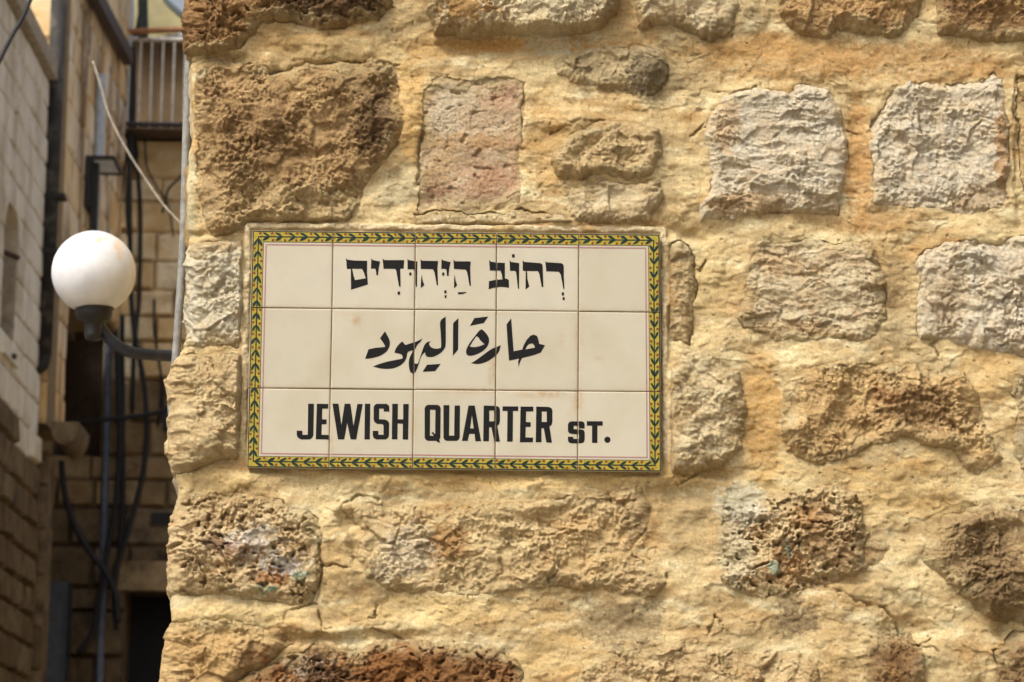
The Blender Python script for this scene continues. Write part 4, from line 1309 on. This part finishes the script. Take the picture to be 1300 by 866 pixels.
# balcony above the end wall
ybal = YEND - .25
BAL = empty('balcony', (-1.8, YEND, zslab), 'railed balcony with thin pale bars above the end wall of the alley', 'balcony')
zr = at_y(200, 50, ybal).z; zs = at_y(200, 164, ybal).z
m_slab = plain_mat('stained_slab', (.10, .07, .05), .9, 0, .4, 12)
MB().box((-2.75, ybal - .03, zslab + .003), (xr, YEND + 1.3, zs)).build('slab', m_slab, BAL)
m_bar = plain_mat('faded_grey_paint', (.60, .57, .52), .5)
m_rust = plain_mat('rusty_rail', (.30, .13, .05), .7)
MB().tube([(at_y(160, 50, ybal).x, ybal, zr), (xr, ybal, zr)], .016, 8).build('handrail', m_bar, BAL)
MB().tube([(at_y(160, 166, ybal).x, ybal, zs + .03), (xr, ybal, zs + .03)], .018, 8).build('bottom_rail', plain_mat('dark_rail', (.03, .025, .025), .6), BAL)
for k in range(9):
    px = 163 + k * 14.2
    x = at_y(px, 110, ybal).x
    MB().tube([(x, ybal, zs), (x, ybal, zr)], .0075, 8).build('baluster', m_bar, BAL)
tag(MB().tube([at_y(150, 41, ybal - .1), at_y(262, 36, ybal - .1)], .02, 8).build('awning_pole', m_rust), 'rusty orange pole across the alley just above the balcony rail', 'pole')
# boards behind the balusters
BS = empty('board_screen', (-1.8, YEND + .9, zs), 'brown board screen standing behind the balcony railing', 'screen')
m_board = block_mat('brown_boards', (.10, .062, .026), (.12, .074, .03), (.15, .095, .04), .08, .4, (.06, .035, .02), 3)
x = -2.9
while x < xr:
    wbd = rb.uniform(.16, .24)
    MB().box((x, YEND + .9, zs), (x + wbd - .008, YEND + .93, zs + 1.0 + rb.uniform(-.03, .03))).build('board', m_board, BS)
    x += wbd
# awning
yaw_ = YEND + .7
m_canvas = plain_mat('khaki_canvas', (.20, .17, .08), .9, 0, .25, 4)
AW = empty('awning', at_y(200, 40, yaw_), 'khaki canvas awning sagging above the balcony, edged in dark green', 'awning')
cols_ = [(150, -30), (175, -30), (188, -30), (196, -25), (203, -14)]
bot = [(150, 48), (180, 48), (205, 46), (228, 42), (248, 32)]
v_ = []; nseg = 8
for t in range(nseg + 1):
    for (a, b) in zip(cols_, bot):
        s_ = t / nseg
        sag = math.sin(s_ * math.pi) * -.10
        # right edge bows in a curve
        px = a[0] + (b[0] - a[0]) * (s_ ** 2.0); py = a[1] + (b[1] - a[1]) * s_
        p = at_y(px, py, yaw_ + (1 - s_) * .5)
        v_.append(p + Vector((0, sag, 0)))
f_ = [(r * 5 + c, r * 5 + c + 1, (r + 1) * 5 + c + 1, (r + 1) * 5 + c) for r in range(nseg) for c in range(4)]
n0 = len(v_)
v_ += [Vector(p) + Vector((0, .02, .01)) for p in v_]
f_ += [tuple(i + n0 for i in reversed(q)) for q in f_]
mesh_obj('canvas', v_, f_, m_canvas, AW, smooth=True)
m_dgreen = plain_mat('dark_green_trim', (.02, .03, .025), .7)
rim_ = [v_[r * 5 + 4] for r in range(nseg + 1)]
MB().tube(rim_, .022, 8).build('edge_trim', m_dgreen, AW)
MB().tube([at_y(181, -20, ybal), at_y(182, 48, ybal)], .035, 8).build('support_post', m_dgreen, AW)
# high far wall left of the awning
BK = empty('far_building', (-2.6, YEND + 2.5, 0), 'pale stone building far behind the awning at the top of the alley', 'building')
block_wall(BK, (-4.2, YEND + 2.5), (at_y(196, 10, YEND + 2.5).x, YEND + 2.5), zs - .5, at_y(190, 20, YEND + 2.5).z + 1.2, (0, -1), .3, .5, m_facade, m_jtan, thick=.3)
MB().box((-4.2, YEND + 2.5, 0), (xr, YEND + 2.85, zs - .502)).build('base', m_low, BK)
# white sheet under the sky on the right of the awning
p0, p1 = at_y(218, 14, YEND + 1.2), at_y(262, 46, YEND + 1.2)
sh_ = MB()
v_ = []
for r in range(7):
    for c in range(7):
        v_.append((p0.x + (p1.x - p0.x) * c / 6, YEND + 1.2 + .03 * math.sin(c * 2.1) + .02 * math.sin(r * 1.7), p1.z + (p0.z - p1.z) * r / 6 - .05 * math.sin(c / 6 * math.pi) * (r == 6)))
f_ = [(r * 7 + c, r * 7 + c + 1, (r + 1) * 7 + c + 1, (r + 1) * 7 + c) for r in range(6) for c in range(6)]
n0 = len(v_); v_ += [(a, b + .004, c) for a, b, c in v_]; f_ += [tuple(i + n0 for i in reversed(q)) for q in f_]
o = mesh_obj('plastic_sheet', v_, f_, plain_mat('white_plastic', (.75, .80, .84), .5, 0, .06), None, True)
tag(o, 'white plastic sheet hung beyond the balcony, right of the khaki awning', 'sheet')

# ------------------------------------------------------------------ globe lamp
YG = at_d(119, 346, 7.9).y
gc = at_y(119, 346, YG)
rG = 53.2 / FPX * 7.9
LAMP = empty('wall_lamp', gc + Vector((.02, 0, -.3)), 'white frosted globe lamp on a curved black pipe arm in the alley', 'wall lamp')
m, ntg, bgb = new_mat('frosted_globe')
ng = noise_node(ntg, 16, 5, .6)
gg = ntg.nodes.new('ShaderNodeAttribute'); gg.attribute_name = 'rust'
rg2 = ramp(ntg, ng.outputs[0], [(0.3, (.56, .57, .58)), (0.6, (.67, .68, .69))])
ng2 = noise_node(ntg, 90, 4, .7)
mm_ = ntg.nodes.new('ShaderNodeMath'); mm_.operation = 'MULTIPLY'
rg3 = ramp(ntg, ng2.outputs[0], [(0.40, (0, 0, 0)), (0.52, (1, 1, 1))])
ntg.links.new(gg.outputs['Fac'], mm_.inputs[0]); ntg.links.new(rg3.outputs[0], mm_.inputs[1])
cg = mixc(ntg, mm_.outputs[0], rg2.outputs[0], (.62, .42, .2))
ntg.links.new(cg, bgb.inputs['Base Color'])
bgb.inputs['Roughness'].default_value = .35
bgb.inputs['Subsurface Weight'].default_value = .35
bgb.inputs['Subsurface Radius'].default_value = (.06, .06, .06)
bgb.inputs['Subsurface Scale'].default_value = 1.0
m_globe = m
bm = bmesh.new()
bmesh.ops.create_uvsphere(bm, u_segments=64, v_segments=40, radius=rG)
me = bpy.data.meshes.new('globe'); bm.to_mesh(me); bm.free()
me.polygons.foreach_set('use_smooth', [True] * len(me.polygons))
me.materials.append(m_globe)
rus = []
spots_ = [(125, 304, 5, 4, 1.2), (134, 301, 4, 3, .9), (150, 313, 5, 9, 1.0), (152, 322, 4, 7, .9), (140, 299, 8, 2, .6)]
for v in me.vertices:
    P_ = gc + v.co
    rel = P_ - CAM
    dd = rel.dot(fwd); px = 650 + FPX * rel.dot(rgt) / dd; py = 433 - FPX * rel.dot(up) / dd
    rr = max(am * math.exp(-((px - x) / rx) ** 2 - ((py - y) / ry) ** 2) for x, y, rx, ry, am in spots_) if v.co.y < 0 else 0
    rus.append(rr)
at = me.attributes.new('rust', 'FLOAT', 'POINT'); at.data.foreach_set('value', rus)
link('globe', me, LAMP, gc)
m_blk = plain_mat('black_enamel', (.007, .0065, .007), .5, 0, .4, 30, .0006)
m_pipe = plain_mat('blue_black_pipe', (.012, .018, .032), .42, 0, .5, 45, .0012)
k = 7.9 / FPX
cz_ = gc.z - rG * .88
MB().lathe((gc.x + .004, gc.y, cz_), [(.020, -.085), (.023, -.07), (.022, -.045), (.026, -.036), (.044, -.030), (.050, -.014), (.050, -.004), (.054, .0), (.054, .016), (.040, .020)], 28).build('collar', m_blk, LAMP, True)
ap = [at_d(124, 398, 7.9), at_d(126, 412, 7.9), at_d(133, 424, 7.9), at_d(148, 438, 7.9), at_d(166, 447, 7.92), at_d(190, 450, 7.95), at_d(225, 452, 8.0)]
far_ = Vector(((_cu[5] - 650) * S, at_d(225, 452, 8.0).y + .15, 0))
endp = Vector((-.605, ap[-1].y + .05, ap[-1].z + .005))
MB().tube(smooth_path(ap + [endp], 8), 7.6 * k, 16).build('arm', m_pipe, LAMP, True)
MB().tube([endp + Vector((-.02, 0, 0)), endp + Vector((.008, 0, 0))], .05, 16).build('wall_flange', m_pipe, LAMP, True)

# ------------------------------------------------------------------ pipes and cables
m_cable = plain_mat('black_cable', (.006, .006, .008), .65)
m_cream = plain_mat('cream_cable', (.56, .50, .40), .6)
m_gpipe = plain_mat('grey_conduit', (.22, .215, .19), .55, .0, .35, 60, .0008)
m_bpipe = plain_mat('blue_grey_pipe', (.10, .12, .17), .5, 0, .3)
m_wpipe = plain_mat('white_blue_pipe', (.45, .52, .62), .4, 0, .2)
m_drain = plain_mat('sooty_drainpipe', (.02, .017, .014), .8, 0, .5, 9, .004, (.09, .08, .07))


def line(name, pts, r, mat, label, cat, group=None, plane=None, seg=8):
    P_ = [at_y(px, py, plane) if plane is not None else at_y(px, py, yy) for px, py, *r_ in pts for yy in (r_ or [plane])]
    o = MB().tube(smooth_path(P_, seg), r, 10).build(name, mat, None, True)
    tag(o, label, cat, group)
    return o


g_c = 'cables hanging along the alley'
line('overhead_cable', [(44, -14), (30, 20), (14, 48), (-8, 92)], 0.0074, m_cable, 'thin black cable crossing the top left corner of the view', 'cable', g_c, 4.2)
line('corner_conduit', [(240, 60), (237, 160), (233, 300), (227, 400), (222, 470), (218, 520), (226, 560)], .0082, m_gpipe,
     'slim grey metal conduit running down beside the corner of the sign wall', 'conduit', None, .30)
line('cream_cable', [(118, 78), (128, 110), (140, 150), (165, 197), (200, 250), (220, 274), (242, 296)], .0036, m_cream,
     'cream cable sagging from the facade to the conduit at the wall corner', 'cable', g_c, 6.0)
yc_ = YEND - .12
line('black_cable', [(158, -20), (160, 40), (161, 100), (163, 160), (168, 200)], 0.0456, m_cable, 'thick black cable bundle hanging left of the balcony railing', 'cable', g_c, yc_)
line('black_cable', [(181, -10), (178, 20), (172, 45), (166, 60), (165, 110), (166, 180), (162, 260), (164, 300)], 0.0168, m_cable, 'black cable bowing right at the top beside the pale blue pipe', 'cable', g_c, yc_ - .1)
line('black_cable', [(163, 176), (164, 230), (165, 300), (166, 370), (172, 430), (182, 480), (186, 530), (183, 590), (172, 640), (158, 690), (148, 720), (145, 760), (148, 800)], .017,
     m_cable, 'long black cable that bows right behind the lamp arm and swings back left', 'cable', g_c, yc_ - .05)
line('black_cable', [(158, 190), (150, 280), (146, 400), (150, 480), (152, 560), (147, 640), (136, 700), (126, 760), (118, 800), (100, 830)], 0.0192, m_cable,
     'black cable dropping behind the globe and curling left at the bottom', 'cable', g_c, yc_ - .02)
line('black_cable', [(155, 400), (156, 560), (156, 640), (152, 700), (146, 740)], 0.0168, m_cable, 'straight black cable right of the blue grey pipe', 'cable', g_c, yc_ + .03)
line('black_cable', [(78, 585), (82, 625), (96, 670), (118, 706), (132, 722), (146, 752), (150, 790)], 0.0204, m_cable, 'black cable sagging from below the corbel down to the right', 'cable', g_c, yc_ - .15)
line('black_cable', [(78, 536), (110, 535), (150, 531), (190, 526), (216, 518)], 0.0168, m_cable, 'black cable stretched level across the alley below the lamp arm', 'cable', g_c, yc_ - .25)
line('black_cable', [(160, 58), (150, 85), (138, 102), (132, 130), (130, 165), (140, 180), (158, 188)], 0.0144, m_cable, 'black cable looping over the facade left of the cable bundle', 'cable', g_c, yc_ - .3)
line('black_cable', [(112, 150), (118, 165), (126, 185), (130, 210), (134, 260), (138, 300)], 0.0156, m_cable, 'short black cable falling from the louvred box on the facade', 'cable', g_c, yc_ - .35)
line('black_cable', [(240, 212), (228, 226), (214, 240), (210, 256), (206, 270)], 0.0084, m_cable, 'thin black cable branching over the end wall beside the conduit', 'cable', g_c, yc_)
line('black_cable', [(184, 178), (186, 210), (198, 236), (214, 262), (220, 300)], 0.0060, m_cable, 'thin dark wire wandering over the stones under the balcony', 'cable', g_c, yc_ + .02)
line('black_cable', [(170, 60), (170, 130), (169, 178), (176, 230), (178, 300), (176, 380), (170, 450), (168, 520)], 0.0144, m_cable, 'black cable falling from the balcony corner just right of the globe', 'cable', g_c, yc_ + .04)
line('black_cable', [(134, 196), (138, 240), (140, 290), (139, 360)], 0.0144, m_cable, 'short black cable running down beside the white blue pipe above the globe', 'cable', g_c, yc_ - .2)
line('black_cable', [(196, 380), (196, 420), (204, 470), (205, 500), (200, 540)], 0.0084, m_cable, 'thin dark wire on the end wall crossing behind the lamp arm', 'cable', g_c, yc_ + .05)
line('blue_grey_pipe', [(144, 184), (142, 300), (138, 430), (134, 600), (130, 740), (126, 890)], .025, m_bpipe, 'blue grey pipe running the full height of the alley behind the globe lamp', 'pipe', None, yc_ + .06)
line('pale_blue_pipe', [(166, -20), (166, 20), (163, 60)], .022, m_wpipe, 'pale blue plastic pipe at the top beside the black cables', 'pipe', None, yc_ - .2)
line('white_pipe', [(128, 95), (127, 150), (125, 205)], .028, m_wpipe, 'white blue pipe on the facade above the louvred box', 'pipe', None, at_x(127, 150, XF + .04).y)
line('white_pipe', [(121, 240), (120, 270), (118, 340)], .03, m_wpipe, 'white blue pipe on the facade between the louvred box and the globe', 'pipe', None, at_x(120, 280, XF + .04).y)
# drainpipe down the corner of the orange building
yd = YE - .06
tp = at_y(76, -20, yd); bt = at_y(55, 452, yd)
xm = (tp.x + bt.x) / 2
DR = empty('drainpipe', (xm, yd, bt.z), 'sooty black drainpipe down the corner of the orange building ending in an elbow', 'drainpipe')
MB().tube([(tp.x, yd, tp.z), (bt.x, yd, bt.z)], .044, 12).build('pipe', m_drain, DR, True)
MB().tube(smooth_path([(bt.x, yd, bt.z), (bt.x - .01, yd - .01, bt.z - .05), (bt.x - .045, yd - .03, bt.z - .07)], 5), .042, 12).build('elbow', m_drain, DR, True)
for py in (250, 320):
    q = at_y(68, py, yd)
    MB().box((q.x - .05, yd - .045, q.z - .012), (q.x + .065, yd + .06, q.z + .012)).build('bracket', m_blk, DR)
# louvred box on the facade
q0 = at_x(106, 196, XF); q1 = at_x(131, 196, XF)
LB = empty('louvred_box', (XF, q0.y, q0.z - .3), 'black louvred box with pale slats fixed to the facade above the globe', 'vent')
yb0, yb1 = q0.y + .02, q0.y + .42
bw = .12
MB().box((XF + .012, yb0, q0.z - .30), (XF + .045, yb1, q0.z + .0)).build('back_plate', m_blk, LB)
MB().box((XF + .045, yb0, q0.z - .02), (XF + .045 + bw, yb0 + .02, q0.z)).build('frame_bar', m_blk, LB)
MB().box((XF + .045, yb1 - .02, q0.z - .02), (XF + .045 + bw, yb1, q0.z)).build('frame_bar', m_blk, LB)
MB().box((XF + .045 + bw, yb0, q0.z - .02), (XF + .06 + bw, yb1, q0.z)).build('frame_bar', m_blk, LB)
m_slat = plain_mat('pale_slat', (.55, .55, .52), .5)
for k in range(5):
    y = yb0 + .05 + k * .075
    MB().box((XF + .047, y, q0.z - .012), (XF + .043 + bw, y + .042, q0.z - .004)).build('slat', m_slat, LB)
MB().box((XF + .045, yb0 + .05, q0.z - .42), (XF + .08, yb0 + .13, q0.z - .03)).build('bracket_arm', m_blk, LB)
# junction box on the corner side, deep in the alley
q = at_y(214, 530, YEND - .2)
JB = empty('junction_box', (q.x, q.y, q.z - .1), 'dark junction box fed by the level cable right of the alley', 'junction box')
MB().box((q.x - .035, q.y - .04, q.z - .075), (q.x + .10, q.y + .19, q.z + .06)).build('case', m_blk, JB)
MB().box((q.x - .02, q.y - .05, q.z - .06), (q.x + .085, q.y - .041, q.z + .045)).build('cover', plain_mat('charcoal_plastic', (.03, .032, .036), .5), JB)
# grey metal cabinet low on the left
q0 = at_y(63, 738, YEND - .3); q1 = at_y(86, 738, YEND - .3)
CB = empty('metal_cabinet', ((q0.x + q1.x) / 2, YEND - .2, 0), 'dark blue grey metal cabinet against the foot of the end wall, left of the doorway', 'cabinet')
m_cab = plain_mat('blue_grey_metal', (.05, .06, .075), .5, .3)
MB().box((q0.x - .1, YEND - .3, 0), (q1.x, YEND - .03, q0.z)).build('body', m_cab, CB)
MB().box((q0.x - .08, YEND - .315, .1), (q1.x - .02, YEND - .3005, q0.z - .05)).build('door', m_cab, CB)
print('tris', sum(len(o.data.loop_triangles) if o.type == 'MESH' and not o.data.calc_loop_triangles() else 0 for o in sc.objects), 'objs', len(sc.objects))
